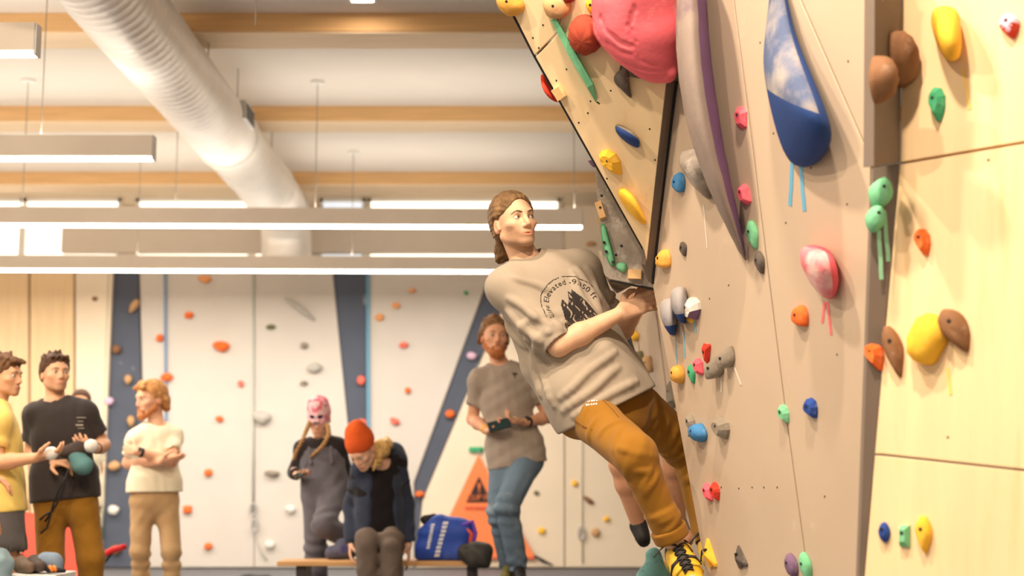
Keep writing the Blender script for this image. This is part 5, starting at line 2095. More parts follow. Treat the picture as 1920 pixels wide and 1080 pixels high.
        o = sdf_obj('shoe', S, .004, M_SHY, P.root, P.base, mats=[M_SHY, M_SHK],
                    matfn=lambda Q: (((np.abs((Q - np.array(an)) @ np.array(side)) < .019) & ((Q - np.array(mixv(an, toe, .72))) @ np.array(d) < 0)) | ((Q - np.array(an)) @ np.array(d) < .006) | ((Q - np.array(toe)) @ np.array(d) > .012)).astype(int))
        bs = BVHTree.FromPolygons([v.co + P.base for v in o.data.vertices], [tuple(p.vertices) for p in o.data.polygons])

        def sn(p_):
            r = bs.find_nearest(p_)
            return r[0] + r[1] * .002
        for j in range(5):
            c = mixv(an, toe, .14 + .135 * j)
            for sg in (-1, 1):
                pts = [sn(c + side * (sg * .026) + top * .05), sn(c + top * .055 + d * .008), sn(c - side * (sg * .026) + top * .05 + d * .02)]
                MB().tube([pts[0], (pts[0] + pts[1]) / 2 + top * .003, pts[1] + top * .003, pts[2]], .0032, 6).build('lace', M_SHK, o, base=P.base, smooth=True)
        # side strap and loops of lace
        kn = sn(mixv(an, toe, .10) + top * .06)
        for (x, y, z) in ((-.060, .01, -.012), (-.085, .0, -.040), (.055, .0, -.020)):
            pts = [kn + (V((x, y, z)) * t_) + V((0, 0, .022 * math.sin(PI * t_))) for t_ in [i / 8 for i in range(9)]]
            MB().tube(pts, .0026, 6).build('lace', M_SHK, o, base=P.base, smooth=True)
        for j in range(2):
            c = mixv(an, toe, .42 + .2 * j)
            for sg in (-1, 1):
                pts = [sn(c + side * (sg * .024) + top * .05), sn(c + side * (sg * .042) + top * .02), sn(c + side * (sg * .05) - top * .02 + d * .01)]
                MB().tube(pts, [.0065, .0065, .004], 6).build('overlay', M_SHY if j else M_SHK, o, base=P.base, smooth=True)
    shoe('l')
    shoe('r')
    return P


MAIN = main_climber()
# ---------------------------------------------------------------- small held things
def ball(c, r, label, name='chalk_ball'):
    S = SDF()
    S.add(sph(c, r))
    S.disp(folds((1, .4, .2), .0018, 160, 3))
    o = sdf_obj(name, S, .006, mat('chalk_white', (236, 230, 222), 0.95, 0.03, 20), None, c)
    return tag(o, label, 'chalk ball')


def slab_thing(name, c, R, size, m, label, cat, screen=None, lens=None):
    o = MB().box((0, 0, 0), size).build(name, m, base=(0, 0, 0), bevel=0.006)
    o.location = c
    o.rotation_euler = Matrix(R).transposed().to_euler() if R is not None else (0, 0, 0)
    tag(o, label, cat)
    s = MB().box((0, 0, size[2] / 2 + .0006), (size[0] * .92, size[1] * .92, .001)).build('screen', mat('screen_dark', (40, 60, 62), 0.15, 0.05), base=(0, 0, 0))
    s.parent = o
    return o


def dirv(px0, py0, px1, py1, Y, dy=0.0):
    return (at(px1, py1, Y + dy) - at(px0, py0, Y)).normalized()


def wristband(P, a, c, r=.031, w=.02, name='wristband', face=None):
    J = P.J
    d = (J['w' + a] - J['e' + a]).normalized()
    p = J['w' + a] - d * .035
    pts = [p - d * w / 2, p + d * w / 2]
    o = MB().tube(pts, [r * P.s + .004, r * P.s + .003], 20).build(name, c, P.root, base=P.base, smooth=True)
    if face is not None:
        q = p + V(face).normalized() * (r * P.s + .006)
        n = V(face).normalized()
        MB().tube([q - n * .004, q + n * .005], .019, 16).build('watch_face', M_BLACK, o, base=P.base)
    return o


BROWN_D, BROWN_M, GINGER, BLOND = (82, 56, 38), (84, 60, 42), (158, 100, 52), (196, 158, 96)

# ================================================================ bearded man in grey tee and jeans
def bearded():
    Y = 9.7
    q = lambda x, y, d=0.0: at(x, y, Y + d)
    J = dict(head=q(927, 630), hf=(.22, -.96, -.02), hu=(.02, 0, 1), neck=q(938, 682, .03), fwd=(.1, -1, 0),
             sl=q(898, 712), sr=q(987, 704, .02), el=q(886, 786, .10), wl=q(915, 808, -.14), er=q(1030, 782, .06), wr=q(984, 792, -.16),
             hl=q(945, 862), hr=q(992, 858), kl=q(936, 962, -.10), al=q(955, 1062, .10), tl=q(948, 1082, -.10),
             kr=q(950, 950, -.32), ar=q(972, 1064, -.12), tr=q(978, 1088, -.32))
    b = q(965, 1085)
    b.z = .33
    P = Person(J, b, 'bearded man in grey tee shirt and blue jeans holding a phone, behind the climber', 1.0, (226, 168, 132), hs=1.12)
    P.build_body(.006, dict(l=dict(d=(.75, -.5, .1), n=(.1, -.4, .9), th=(.2, -.8, .3), curl=(.7, .7, .7, .7), thumb=.3), r=dict(d=(-.85, -.3, .05), n=(-.1, -.2, .9), th=(-.2, -.8, .3), curl=(.6, .6, .6, .6), thumb=.3)))
    P.eyes()
    P.brows((140, 92, 54))
    ex = [((sx * .078, -.02, .02), (sx * .088, -.03, -.060), .020, .018) for sx in (-1, 1)] + [((sx * .088, -.03, -.060), (sx * .090, -.02, -.105), .018, .010) for sx in (-1, 1)]
    P.hair((124, 88, 58), .009, tuft=16, front=(.085, .072), nape=(-.075, -.085), extra=ex, h=.006, c2=(186, 146, 100))
    P.beard((176, 104, 52), long=.020)
    P.shirt(fabric('warm_grey_tee', (164, 150, 136), .2), lo=.05, sleeve=.60, fold=.0035, seed=3)
    bv = BVHTree.FromPolygons([v.co + P.base for v in P.shirt_o.data.vertices], [tuple(p.vertices) for p in P.shirt_o.data.polygons])
    c_ = bv.ray_cast(V((0, 0, CAMZ)), ray(965, 706).normalized())[0]
    if c_ is not None:
        MB().box(c_, (.016, .006, .05)).box(c_ + V((0, 0, .02)), (.035, .006, .014)).build('chest_emblem', mat('emblem_grey', (116, 104, 96), .9), P.shirt_o, base=P.base)
    P.trousers(mat('denim_blue', (104, 124, 142), 0.9, 0.14, 5, bump=0.2, bscale=40, c2=(150, 164, 176), c2lo=.55, c2hi=.7, c2scale=4), r=(.098, .082, .078, .066), legs=(.96, .96), knee=.006)
    P.shoe('l', M_SHOE_O, M_SOLE)
    P.shoe('r', M_SHOE_B, M_SOLE)
    wristband(P, 'r', M_BLACK, face=(-.2, -.9, .5), name='watch')
    wristband(P, 'l', mat('yellow_band', (236, 184, 40), .5), w=.012)
    ph = slab_thing('phone', q(936, 797, -.25), [V((1, .1, .28)).normalized(), V((-.28, .35, .9)).normalized(), V((0, -.9, .35)).normalized()], (.15, .075, .010), M_BLACK, 'dark phone held sideways by the bearded man', 'phone')
    return P


bearded()


# ================================================================ man in charcoal tee
def charcoal():
    Y = 8.6
    q = lambda x, y, d=0.0: at(x, y, Y + d)
    J = dict(head=q(104, 700), hf=(.60, -.79, .05), hu=(.0, 0, 1), neck=q(104, 752, .02), fwd=(.15, -1, 0),
             sl=q(66, 778, .0), sr=q(160, 774, .02), el=q(58, 850, .10), wl=q(100, 866, -.10), er=q(194, 834, .10), wr=q(178, 842, -.10),
             hl=q(93, 925), hr=q(151, 922), kl=q(95, 1050, -.06), al=q(98, 1180, .03), tl=q(92, 1205, -.18),
             kr=q(170, 1048, -.06), ar=q(172, 1180, .03), tr=q(178, 1205, -.18))
    b = q(130, 1205)
    b.z = 0
    P = Person(J, b, 'dark-haired man in charcoal tee and mustard trousers holding a chalk bag', 1.0, (226, 172, 134), hs=1.0)
    P.build_body(.006, dict(l=dict(d=(.80, -.5, -.05), n=(.2, .3, -.9), th=(.3, -.7, .6), curl=(.1, .5, .7, .8), thumb=.4), r=dict(d=(-.25, -.85, .15), n=(-.5, -.1, .9), th=(-.6, 0, .3), curl=(.45, .45, .5, .5), thumb=.4)), stubble=.35)
    P.eyes((-.2, 1, .1))
    P.brows((60, 42, 32))
    ex = [((x, .060, .090), (x + .012, .080, .088), .018, .008) for x in (-.045, -.02, .01, .035)]
    P.hair(BROWN_D, .010, tuft=46, front=(.092, .064), nape=(-.075, -.060), extra=ex, h=.006, axis='up', freq=26, groove=.003,
           cut=(((.084, .03, -.03), (.03, .04, .03)), ((-.084, .03, -.03), (.03, .04, .03))))
    P.shirt(fabric('charcoal_tee', (62, 56, 54), .2), lo=.045, sleeve=.60, fold=.003, seed=11)
    # chest print: a few light lines
    M_P = mat('tee_print', (170, 160, 150), .9)
    bv = BVHTree.FromPolygons([v.co + P.base for v in P.shirt_o.data.vertices], [tuple(p.vertices) for p in P.shirt_o.data.polygons])
    o_ = MB()
    for (x, y, w) in ((146, 783, 30), (148, 790, 16), (144, 797, 24), (148, 803, 20)):
        c = bv.ray_cast(V((0, 0, CAMZ)), ray(x, y).normalized())[0]
        if c is not None:
            o_.box(c + V((0, -.002, 0)), (w / 310, .003, .004 if y != 797 else .010))
    o_.build('chest_print', M_P, P.shirt_o, base=P.base)
    P.trousers(MATS['mustard_canvas'], r=(.096, .080, .076, .070), knee=.007, fold=.004, seed=8)
    P.shoe('l', M_SHOE_B, M_SOLE, .01)
    P.shoe('r', M_SHOE_B, M_SOLE, .01)
    ball(q(171, 836, -.26), .040, 'white chalk ball in the raised hand of the man in charcoal tee')
    wristband(P, 'r', M_BLACK, w=.008)
    # teal chalk bag with dark collar and strap
    c = q(146, 866, -.25)
    root = empty('chalk_bag', c, 'teal chalk bag with dark rim and dangling black straps', 'bag')
    S = SDF()
    S.add(cap(c + V((.02, 0, -.020)), c + V((-.01, 0, .04)), .055, .050))
    S.add(ell(c + V((.05, 0, -.02)), (.04, .045, .045)), .03)
    S.disp(folds((1, .2, .6), .004, 60, 5))
    sdf_obj('bag_body', S, .007, mat('teal_fabric', (96, 140, 140), .85, .08, 12), root, c)
    S = SDF()
    S.add(cap(c + V((-.07, -.01, .055)), c + V((.0, 0, .085)), .036, .040))
    S.add(ell(c + V((-.02, 0, .06)), (.062, .05, .03)), .02)
    S.disp(folds((.3, .2, 1), .004, 80, 6))
    sdf_obj('rim', S, .007, mat('dark_fleece', (72, 60, 54), .95, .1, 14), root, c)
    for k, pts in enumerate(([(128, 880), (122, 905), (112, 935), (98, 958), (84, 978)], [(130, 880), (112, 915), (100, 945), (88, 990), (76, 1000)], [(100, 958), (86, 965), (74, 975)])):
        MB().tube([q(x, y, -.26) for x, y in pts], .0065, 6).build('strap', M_BLACK, root, smooth=True)
    return P


charcoal()


# ================================================================ man in yellow tee at the left edge
def yellow():
    Y = 8.2
    q = lambda x, y, d=0.0: at(x, y, Y + d)
    J = dict(head=q(8, 704), hf=(.97, -.24, -.05), hu=(.02, 0, 1), neck=q(-8, 756), fwd=(.97, -.2, 0),
             sl=q(-4, 792, -.17), sr=q(-12, 788, .17), el=q(-8, 868, -.20), wl=q(68, 858, -.26), er=q(-14, 875, .20), wr=q(-4, 952, .16),
             hl=q(2, 946, -.09), hr=q(2, 946, .09), kl=q(12, 1078, -.10), al=q(26, 1205, -.09), tl=q(70, 1232, -.12),
             kr=q(22, 1078, .10), ar=q(34, 1205, .10), tr=q(76, 1230, .12))
    b = q(5, 1232)
    b.z = 0
    P = Person(J, b, 'man in yellow tee and grey shorts in profile at the left edge', 1.0, (224, 168, 128), hs=1.0)
    P.build_body(.006, dict(l=dict(d=(.95, -.05, .10), n=(.05, .3, .9), th=(.1, -.8, .4), curl=(.45, .5, .5, .5), thumb=.45), r=dict(d=(.1, 0, -1), n=(0, -1, 0), th=(1, 0, 0))), stubble=.25)
    P.eyes()
    P.brows((70, 50, 36))
    ex = [((x, .070, .085), (x, .096, .080), .020, .012) for x in (-.04, 0, .04)]
    P.hair((104, 72, 46), .010, tuft=46, front=(.095, .055), nape=(-.075, -.060), extra=ex, h=.006, axis='up', freq=24, groove=.003, cut=(((.084, .03, -.03), (.03, .04, .03)), ((.086, -.012, -.02), (.02, .02, .03))))
    P.shirt(fabric('yellow_tee', (244, 212, 118), .2), lo=.05, sleeve=.62, fold=.004, seed=14, off=.024, sl_r=(.060, .060))
    P.trousers(fabric('grey_shorts', (96, 90, 88), .2), name='shorts', short=.62, r=(.112, .112, .08, .08), off=.02, seed=2)
    P.shoe('l', M_SHOE_B, M_SOLE, .01)
    P.shoe('r', M_SHOE_B, M_SOLE, .01)
    ball(q(96, 850, -.27), .038, 'white chalk ball in the hand of the man in yellow')


yellow()


# ================================================================ man with crossed arms
def crossed():
    Y = 10.3
    q = lambda x, y, d=0.0: at(x, y, Y + d)
    J = dict(head=q(283, 747), hf=(-.66, -.73, -.14), hu=(.0, 0, 1), neck=q(294, 795, .02), fwd=(-.35, -.93, 0),
             sl=q(257, 822, -.06), sr=q(325, 818, .08), el=q(240, 868, -.02), wl=q(300, 866, -.20), er=q(322, 866, -.10), wr=q(256, 846, -.26),
             hl=q(267, 930, -.02), hr=q(312, 928, .03), kl=q(263, 1034, -.04), al=q(267, 1145, .04), tl=q(248, 1164, -.16),
             kr=q(321, 1032, -.02), ar=q(324, 1142, .05), tr=q(310, 1164, -.16))
    b = q(290, 1164)
    b.z = 0
    P = Person(J, b, 'man with ginger beard in cream tee and khaki trousers, arms crossed', .97, (232, 178, 142), hs=1.10)
    P.build_body(.006, dict(l=dict(d=(.95, .15, .12), n=(-.1, .5, .6), th=(0, -.2, 1), curl=(.2, .2, .2, .25), thumb=.2), r=dict(d=(-.6, .35, .1), n=(0, .6, 0), th=(0, 0, 1), curl=(.3, .3, .3, .3), thumb=.2)))
    P.eyes()
    P.brows((170, 116, 66))
    ex = [((.02, .05, .10), (-.05, .085, .075), .026, .016), ((-.02, .05, .10), (.05, .08, .075), .024, .016), ((0, -.10, -.02), (0, -.11, -.075), .045, .030), ((-.06, -.06, -.02), (-.06, -.075, -.075), .028, .018)]
    P.hair((186, 130, 76), .009, groove=.0012, front=(.092, .062), nape=(-.085, -.085), extra=ex, h=.006, c2=(214, 166, 108))
    P.beard((190, 116, 60), long=.010)
    P.shirt(fabric('cream_tee', (238, 228, 198), .2), lo=-.022, sleeve=.60, fold=.004, seed=21)
    tr = P.trousers(fabric('khaki', (190, 156, 112), .2), r=(.088, .072, .068, .060), knee=.008, seed=31)
    # belt
    S = SDF()
    c = P.hip + P.up * .045
    S.add(cap(c - P.up * .03, c + P.up * .03, .163 * P.s, .160 * P.s, P.f, .72))
    S.clip(c + P.up * .02, P.up)
    S.clip(c - P.up * .02, -P.up)
    sdf_obj('belt', S, .007, mat('brown_leather', (150, 88, 54), .6, .1, 20), P.root, P.base)
    wristband(P, 'r', M_BLACK, face=(-.3, -.8, .6), name='watch')
    P.shoe('l', M_SHOE_B, M_SOLE, .01)
    P.shoe('r', M_SHOE_B, M_SOLE, .01)


crossed()


# ================================================================ person half hidden behind the charcoal tee
def hidden_head():
    Y = 11.6
    q = lambda x, y, d=0.0: at(x, y, Y + d)
    J = dict(head=q(151, 757), hf=(.2, -.97, 0), hu=(0, 0, 1), neck=q(151, 800, .02), fwd=(0, -1, 0), sl=q(120, 822), sr=q(182, 822), el=q(118, 880, .05), wl=q(130, 930), er=q(184, 880, .05), wr=q(172, 930),
             hl=q(134, 938), hr=q(168, 938), kl=q(134, 1035), al=q(134, 1120), tl=q(130, 1135, -.18), kr=q(168, 1035), ar=q(168, 1120), tr=q(172, 1135, -.18))
    b = q(150, 1135)
    b.z = 0
    P = Person(J, b, 'dark-haired person mostly hidden behind the man in charcoal tee', .93, (220, 164, 124))
    P.build_body(.008, dict(l=dict(d=(0, 0, -1), n=(1, 0, 0), th=(0, -1, 0)), r=dict(d=(0, 0, -1), n=(-1, 0, 0), th=(0, -1, 0))))
    P.eyes()
    P.hair((84, 58, 42), .012, h=.007)
    P.shirt(fabric('cream_tee', (238, 228, 198), .2), h=.01)
    P.trousers(fabric('khaki', (190, 156, 112), .2), h=.01)


hidden_head()


# ================================================================ woman with pink knitted mask, overalls
def mask_woman():
    Y = 10.4
    q = lambda x, y, d=0.0: at(x, y, Y + d)
    J = dict(head=q(598, 784), hf=(-.06, -.90, -.42), hu=(-.02, -.3, 1), neck=q(601, 828, .05), fwd=(-.12, -1, 0),
             sl=q(568, 842, .02), sr=q(634, 838, .04), el=q(551, 886, .06), wl=q(556, 890, -.16), er=q(652, 890, .10), wr=q(664, 938, .02),
             hl=q(592, 922), hr=q(628, 918), kl=q(592, 1030, -.02), al=q(598, 1135, .06), tl=q(590, 1154, -.12),
             kr=q(606, 985, -.33), ar=q(662, 1014, -.02), tr=q(682, 1010, .12))
    b = q(598, 1154)
    b.z = 0
    P = Person(J, b, 'woman in pink knitted hat pulled over the face, black top and grey overalls', .92, (232, 182, 150), hs=1.0)
    P.build_body(.006, dict(l=dict(d=(.45, -.8, -.1), n=(.1, .1, .95), th=(.6, -.2, .4), curl=(.4, .4, .4, .4), thumb=.3), r=dict(d=(.1, 0, -1), n=(-1, 0, 0), th=(0, -1, 0))))
    P.eyes((0, 1, -.3))
    # knitted mask-hat with eye patches
    H = P.H
    S = SDF()
    S.add(H.e((0, -.012, .045), (.088, .108, .100)))
    S.add(H.e((0, .022, .0), (.074, .086, .050)), .02)
    S.add(H.e((0, -.01, .12), (.072, .08, .045)), .03)
    S.clip(H.w(0, .07, -.030), -H.U * .9 + H.F * .15, .006)
    S.disp(lambda Q: .0012 * np.sin(H.loc(Q)[:, 2] * 500))
    hat = sdf_obj('knitted_hat', S, .005, mat('pink_knit', (246, 204, 206), .95, .10, 25, c2=(232, 116, 134), c2lo=.50, c2hi=.56, c2scale=22, bump=.2, bscale=120), P.root, P.base)
    bv = BVHTree.FromPolygons([v.co + P.base for v in hat.data.vertices], [tuple(p.vertices) for p in hat.data.polygons])
    M_NV = mat('navy_knit', (34, 34, 78), .9, .05)
    for sx in (-1, 1):
        pts = []
        for k in range(14):
            a = 2 * PI * k / 14
            r = bv.ray_cast(H.w(sx * .030 + .020 * math.cos(a), .25, .048 + .012 * math.sin(a)), -H.F)
            pts.append((r[0] if r[0] is not None else H.w(sx * .03, .1, .048)) + H.F * .003)
        MB().prism(pts, -H.F * .006).build('eye_patch', M_NV, hat, base=P.base)
    # white mouth patch
    pts = []
    for k in range(14):
        a = 2 * PI * k / 14
        r = bv.ray_cast(H.w(.026 * math.cos(a), .25, .006 + .009 * math.sin(a)), -H.F)
        pts.append((r[0] if r[0] is not None else H.w(0, .1, .0)) + H.F * .003)
    MB().prism(pts, -H.F * .006).build('mouth_patch', mat('olive_knit', (120, 112, 96), .9), hat, base=P.base)
    # braids
    M_BR = mat('braid_blond', (172, 128, 74), .6, .25, 40, bump=.4, bscale=60)
    for sx, pts in ((1, [(581, 792), (574, 808), (566, 828), (556, 846), (551, 862)]), (-1, [(614, 796), (617, 814), (608, 832), (595, 846), (584, 856)])):
        S = SDF()
        prev = None
        n = 22
        for k in range(n + 1):
            t = k / n * (len(pts) - 1)
            i = min(int(t), len(pts) - 2)
            u_ = t - i
            x, y = pts[i][0] + (pts[i + 1][0] - pts[i][0]) * u_, pts[i][1] + (pts[i + 1][1] - pts[i][1]) * u_
            p_ = q(x, y, -.10 - .03 * math.sin(k / n * PI)) + V((.006 * (1 if k % 2 else -1), 0, 0))
            S.add(sph(p_, .0145 * (1 - .30 * k / n)), .006)
        sdf_obj('braid', S, .006, M_BR, P.root, P.base)
    top = P.shirt(fabric('black_top', (48, 42, 42), .2), name='top', cover=0, lo=.0, sleeve=.92, long=True, sl_r=(.058, .042), fold=.003, seed=41, w=(.145, .130, .145, .128))
    # overalls: trousers plus bib
    ov = fabric('slate_overalls', (104, 100, 106), .2)
    bib = []
    f, up, lat = P.f, P.up, P.lat
    bib.append(('add', cap(mixv(P.hip, P.sh, .05), mixv(P.hip, P.sh, .62), .158, .146, f, .80), .03))
    tr = P.trousers(ov, name='overalls', top=.30, off=.030, r=(.104, .088, .086, .080), knee=.006, seed=44, extra=bib)
    for a, sx in (('l', -1), ('r', 1)):
        S = SDF()
        p0 = mixv(P.hip, P.sh, .60) + f * .115 + lat * (sx * .075)
        p1 = J['s' + a] + up * .062 - lat * (sx * .050)
        S.add(cap(p0, p0.lerp(p1, .55) + f * .035, .016, .016), .0)
        S.add(cap(p0.lerp(p1, .55) + f * .035, p1 + f * .02, .016, .016), .01)
        sdf_obj('strap', S, .007, ov, tr, P.base)
    P.shoe('l', M_SHOE_B, M_SOLE, .01)
    P.shoe('r', M_SHOE_B, M_SOLE, .01)
    slab_thing('phone', q(566, 888, -.27), [V((.9, -.3, -.1)).normalized(), V((.3, .9, .3)).normalized(), V((0, -.3, .95)).normalized()], (.075, .14, .010), M_BLACK, 'black phone in the hand of the woman in overalls', 'phone')


mask_woman()


# ================================================================ seated woman with orange beanie
def beanie_woman():
    Y = 9.95
    q = lambda x, y, d=0.0: at(x, y, Y + d)
    J = dict(head=q(678, 842, -.30), hf=(-.30, -.62, -.72), hu=(-.35, -.55, .65), neck=q(716, 866, -.10), fwd=(-.1, -.8, -.5),
             sl=q(676, 884, -.10), sr=q(744, 866, -.02), el=q(660, 948, .02), wl=q(658, 1018, -.08), er=q(760, 945, .08), wr=q(766, 1022, .0),
             hl=q(690, 1022, -.02), hr=q(732, 1022, -.02), kl=q(688, 1012, -.42), al=q(690, 1140, -.34), tl=q(684, 1172, -.52),
             kr=q(734, 1014, -.42), ar=q(730, 1140, -.34), tr=q(736, 1172, -.52))
    b = q(710, 1160, -.3)
    b.z = 0
    P = Person(J, b, 'seated woman in orange beanie bending forward, navy cardigan and brown-grey trousers', .92, (234, 184, 152), hs=1.05)
    P.build_body(.006, dict(l=dict(d=(.0, -.3, -.9), n=(1, 0, 0), th=(0, -1, 0)), r=dict(d=(.05, -.2, -.95), n=(-1, 0, -.2), th=(0, -1, 0), curl=(.15, .15, .15, .15))))
    P.eyes((0, 1, -.2))
    H = P.H
    S = SDF()
    S.add(H.e((0, -.022, .050), (.092, .112, .100)))
    S.add(H.e((0, -.05, .135), (.055, .065, .050)), .05)
    S.clip(H.w(0, .09, .030), -H.U * .95 + H.F * .28, .006)
    S.add(cap(H.w(-.088, 0, .026), H.w(.088, 0, .026), .001), .0)
    S.disp(lambda Q: .0016 * np.sin(np.arctan2(H.loc(Q)[:, 0], H.loc(Q)[:, 1]) * 60))
    S.disp(folds((.4, .3, .8), .006, 38, 3))
    sdf_obj('beanie', S, .006, mat('orange_knit', (222, 92, 34), .95, .08, 20, bump=.25, bscale=90), P.root, P.base)
    # blond hair gathered at the nape
    S = SDF()
    S.add(ell(q(712, 842, -.16), (.075, .07, .060)))
    S.add(ell(q(722, 832, -.12), (.055, .06, .045)), .03)
    S.add(ell(q(706, 862, -.22), (.040, .04, .050)), .03)
    S.add(cap(q(704, 868, -.26), q(700, 882, -.28), .016, .007), .02)
    S.add(cap(q(690, 850, -.24), q(712, 842, -.16), .05, .06), .03)
    S.disp(folds((.8, .1, .5), .008, 110, 5))
    S.disp(folds((.3, .1, .9), .006, 150, 6))
    sdf_obj('hair', S, .006, mat('hair_blond', (224, 184, 116), .5, .25, 30, c2=(178, 128, 64), c2lo=.5, c2hi=.65, c2scale=40), P.root, P.base)
    P.shirt(fabric('black_shirt', (34, 30, 32), .2), name='top', cover=0, lo=.06, sleeve=.6, fold=.003, seed=51)
    # open cardigan: shell over back and arms
    nv = fabric('navy_knit_cardigan', (54, 60, 76), .5, bscale=60)
    S = SDF()
    f, up, lat = P.f, P.up, P.lat
    S.add(cap(P.hip + up * .06, mixv(P.hip, P.sh, .75), .175, .165, f, .80))
    S.add(cap(J['sl'], J['sr'], .068), .06)
    S.add(cap(q(700, 880, .02), q(738, 850, .02), .075, .080), .06)
    S.sub(cap(P.hip + f * .16 - up * .05, P.sh + f * .15, .105, .075), .03)
    for a in 'lr':
        N_ = SDF()
        N_.add(cap(J['s' + a], J['e' + a], .066, .060))
        N_.add(cap(J['e' + a], mixv(J['e' + a], J['w' + a], .92), .060, .050), .03)
        N_.disp(folds(up, .004, 70, 7))
        S.add(('n', N_), .03)
    S.disp(folds(up + lat * .3, .004, 50, 8))
    nd = (H.w(0, -.02, -.05) - J['neck']).normalized()
    S.sub(cap(J['neck'] + nd * .03, J['neck'] + nd * .2, .07), .01)
    S.clip(P.hip + up * .02, -up, .01)
    sdf_obj('cardigan', S, .008, nv, P.root, P.base)
    P.trousers(mat('brown_grey_cord', (112, 98, 88), .9, .12, 10, bump=.2, bscale=60), r=(.100, .086, .082, .074), knee=.008, seed=55, top=.08)
    P.shoe('l', M_SHOE_B, M_SOLE, .01)
    P.shoe('r', M_SHOE_B, M_SOLE, .01)


beanie_woman()


# ================================================================ second climber seen between the legs of the first
def second_climber():
    Y = 6.9
    q = lambda x, y, d=0.0: at(x, y, Y + d)
    J = dict(head=q(1084, 548, .1), hf=(.8, .3, .5), hu=(-.4, 0, .9), neck=q(1098, 590, .06), fwd=(.6, .6, .2),
             sl=q(1108, 612, -.05), sr=q(1130, 606, .25), el=q(1160, 606, .25), wl=q(1186, 560, .38), er=q(1182, 600, .45), wr=q(1200, 556, .5),
             hl=q(1150, 742, -.02), hr=q(1180, 738, .14), kl=q(1164, 870, -.20), al=q(1197, 984, -.1), tl=q(1206, 1008, -.13),
             kr=q(1256, 828, .0), ar=q(1274, 976, .18), tr=q(1290, 1010, .10))
    b = q(1200, 1060)
    b.z = .33
    P = Person(J, b, 'second climber in dark clothes with bare legs, mostly hidden behind the first climber', 1.0, (214, 158, 122))
    P.build_body(.006, dict(l=dict(d=(.5, .5, .6), n=(.6, .6, -.3), th=(-.5, 0, .8)), r=dict(d=(.4, .6, .6), n=(.6, .6, -.3), th=(-.5, 0, .8))))
    P.eyes()
    P.hair(BROWN_D, .012, h=.007)
    nv = fabric('navy_tee', (30, 44, 66), .2)
    ex = [('add', cap(q(1160, 655, .02), q(1172, 720, .02), .060, .065), .03)]
    P.shirt(nv, lo=.05, extra=ex)
    P.trousers(fabric('black_shorts', (40, 42, 50), .2), name='shorts', short=.55, r=(.100, .095, .08, .08))
    P.shoe('l', M_SHOE_B, M_SOLE, .005, .95)
    P.shoe('r', mat('shoe_grey', (120, 112, 104), .7, .1, 20), M_SHOE_B, .005, .8)
    return P


second_climber()


# ================================================================ seated person cut by the left edge: hand and denim knee
def edge_person():
    Y = 7.6
    q = lambda x, y, d=0.0: at(x, y, Y + d)
    J = dict(head=q(-150, 760), hf=(.9, -.3, 0), hu=(0, 0, 1), neck=q(-155, 815, .02), fwd=(.9, -.3, 0), sl=q(-140, 850, -.16), sr=q(-140, 850, .16), el=q(-95, 930, -.16), wl=q(-22, 888, -.18), er=q(-100, 940, .18), wr=q(-40, 960, .16),
             hl=q(-130, 1052, -.09), hr=q(-130, 1052, .09), kl=q(-6, 1058, -.10), al=q(-8, 1195, -.10), tl=q(40, 1230, -.12), kr=q(-12, 1062, .12), ar=q(-12, 1195, .12), tr=q(36, 1230, .12))
    b = q(-60, 1235)
    b.z = 0
    P = Person(J, b, 'seated person at the left edge showing only a hand and pale denim knee', .97, (206, 142, 104))
    P.build_body(.007, dict(l=dict(d=(.80, -.1, -.35), n=(-.3, 0, -.9), th=(.1, -.8, -.2), curl=(.25, .3, .35, .35), thumb=.3), r=dict(d=(.9, 0, -.4), n=(0, 0, -1), th=(0, -1, 0))))
    P.eyes()
    P.hair(BROWN_M, .012, h=.008)
    P.shirt(fabric('white_tee', (226, 222, 214), .2), h=.010)
    P.trousers(mat('denim_pale', (150, 176, 186), 0.9, 0.12, 5, bump=0.2, bscale=40), r=(.094, .082, .080, .074), h=.008)
    P.shoe('l', M_SHOE_B, M_SOLE, .01)
    P.shoe('r', M_SHOE_B, M_SOLE, .01)
    st = empty('stool', (P.hip.x, P.hip.y, 0), 'wooden box stool outside the left picture edge', 'stool')
    hz = P.hip.z - .10
    MB().box((P.hip.x, P.hip.y, hz - .02), (.42, .5, .04)).build('seat', mat('bench_wood', (206, 158, 104), .6, .1, 4, stretch=(1, 8, 8)), st, bevel=.005)
    for sx in (-1, 1):
        for sy in (-1, 1):
            MB().box((P.hip.x + sx * .17, P.hip.y + sy * .2, (hz - .04) / 2), (.04, .04, hz - .04)).build('leg', M_BLACK, st)


edge_person()
# ================================================================ bench and the things on it
M_BENCH = mat('bench_wood', (206, 158, 104), .6, .1, 4, stretch=(1, 8, 8))


def bench():
    Y = 9.98
    a, b = at(527, 1052, Y), at(904, 1052, Y)
    zt_ = a.z + .008
    r = empty('bench', ((a.x + b.x) / 2, Y, 0), 'long wooden bench with dark legs under the seated woman', 'bench')
    for k in range(3):
        MB().box(((a.x + b.x) / 2, Y - .12 + .12 * k, zt_ - .016), (b.x - a.x, .115, .032)).build('plank', M_BENCH, r, bevel=.004)
    for px in (570, 745, 886):
        x = at(px, 1060, Y).x
        MB().box((x, Y, (zt_ - .032) / 2), (.07, .28, zt_ - .032)).build('leg', mat('dark_steel', (54, 48, 46), .5, .05), r, bevel=.004)
    return zt_


ZB = bench()


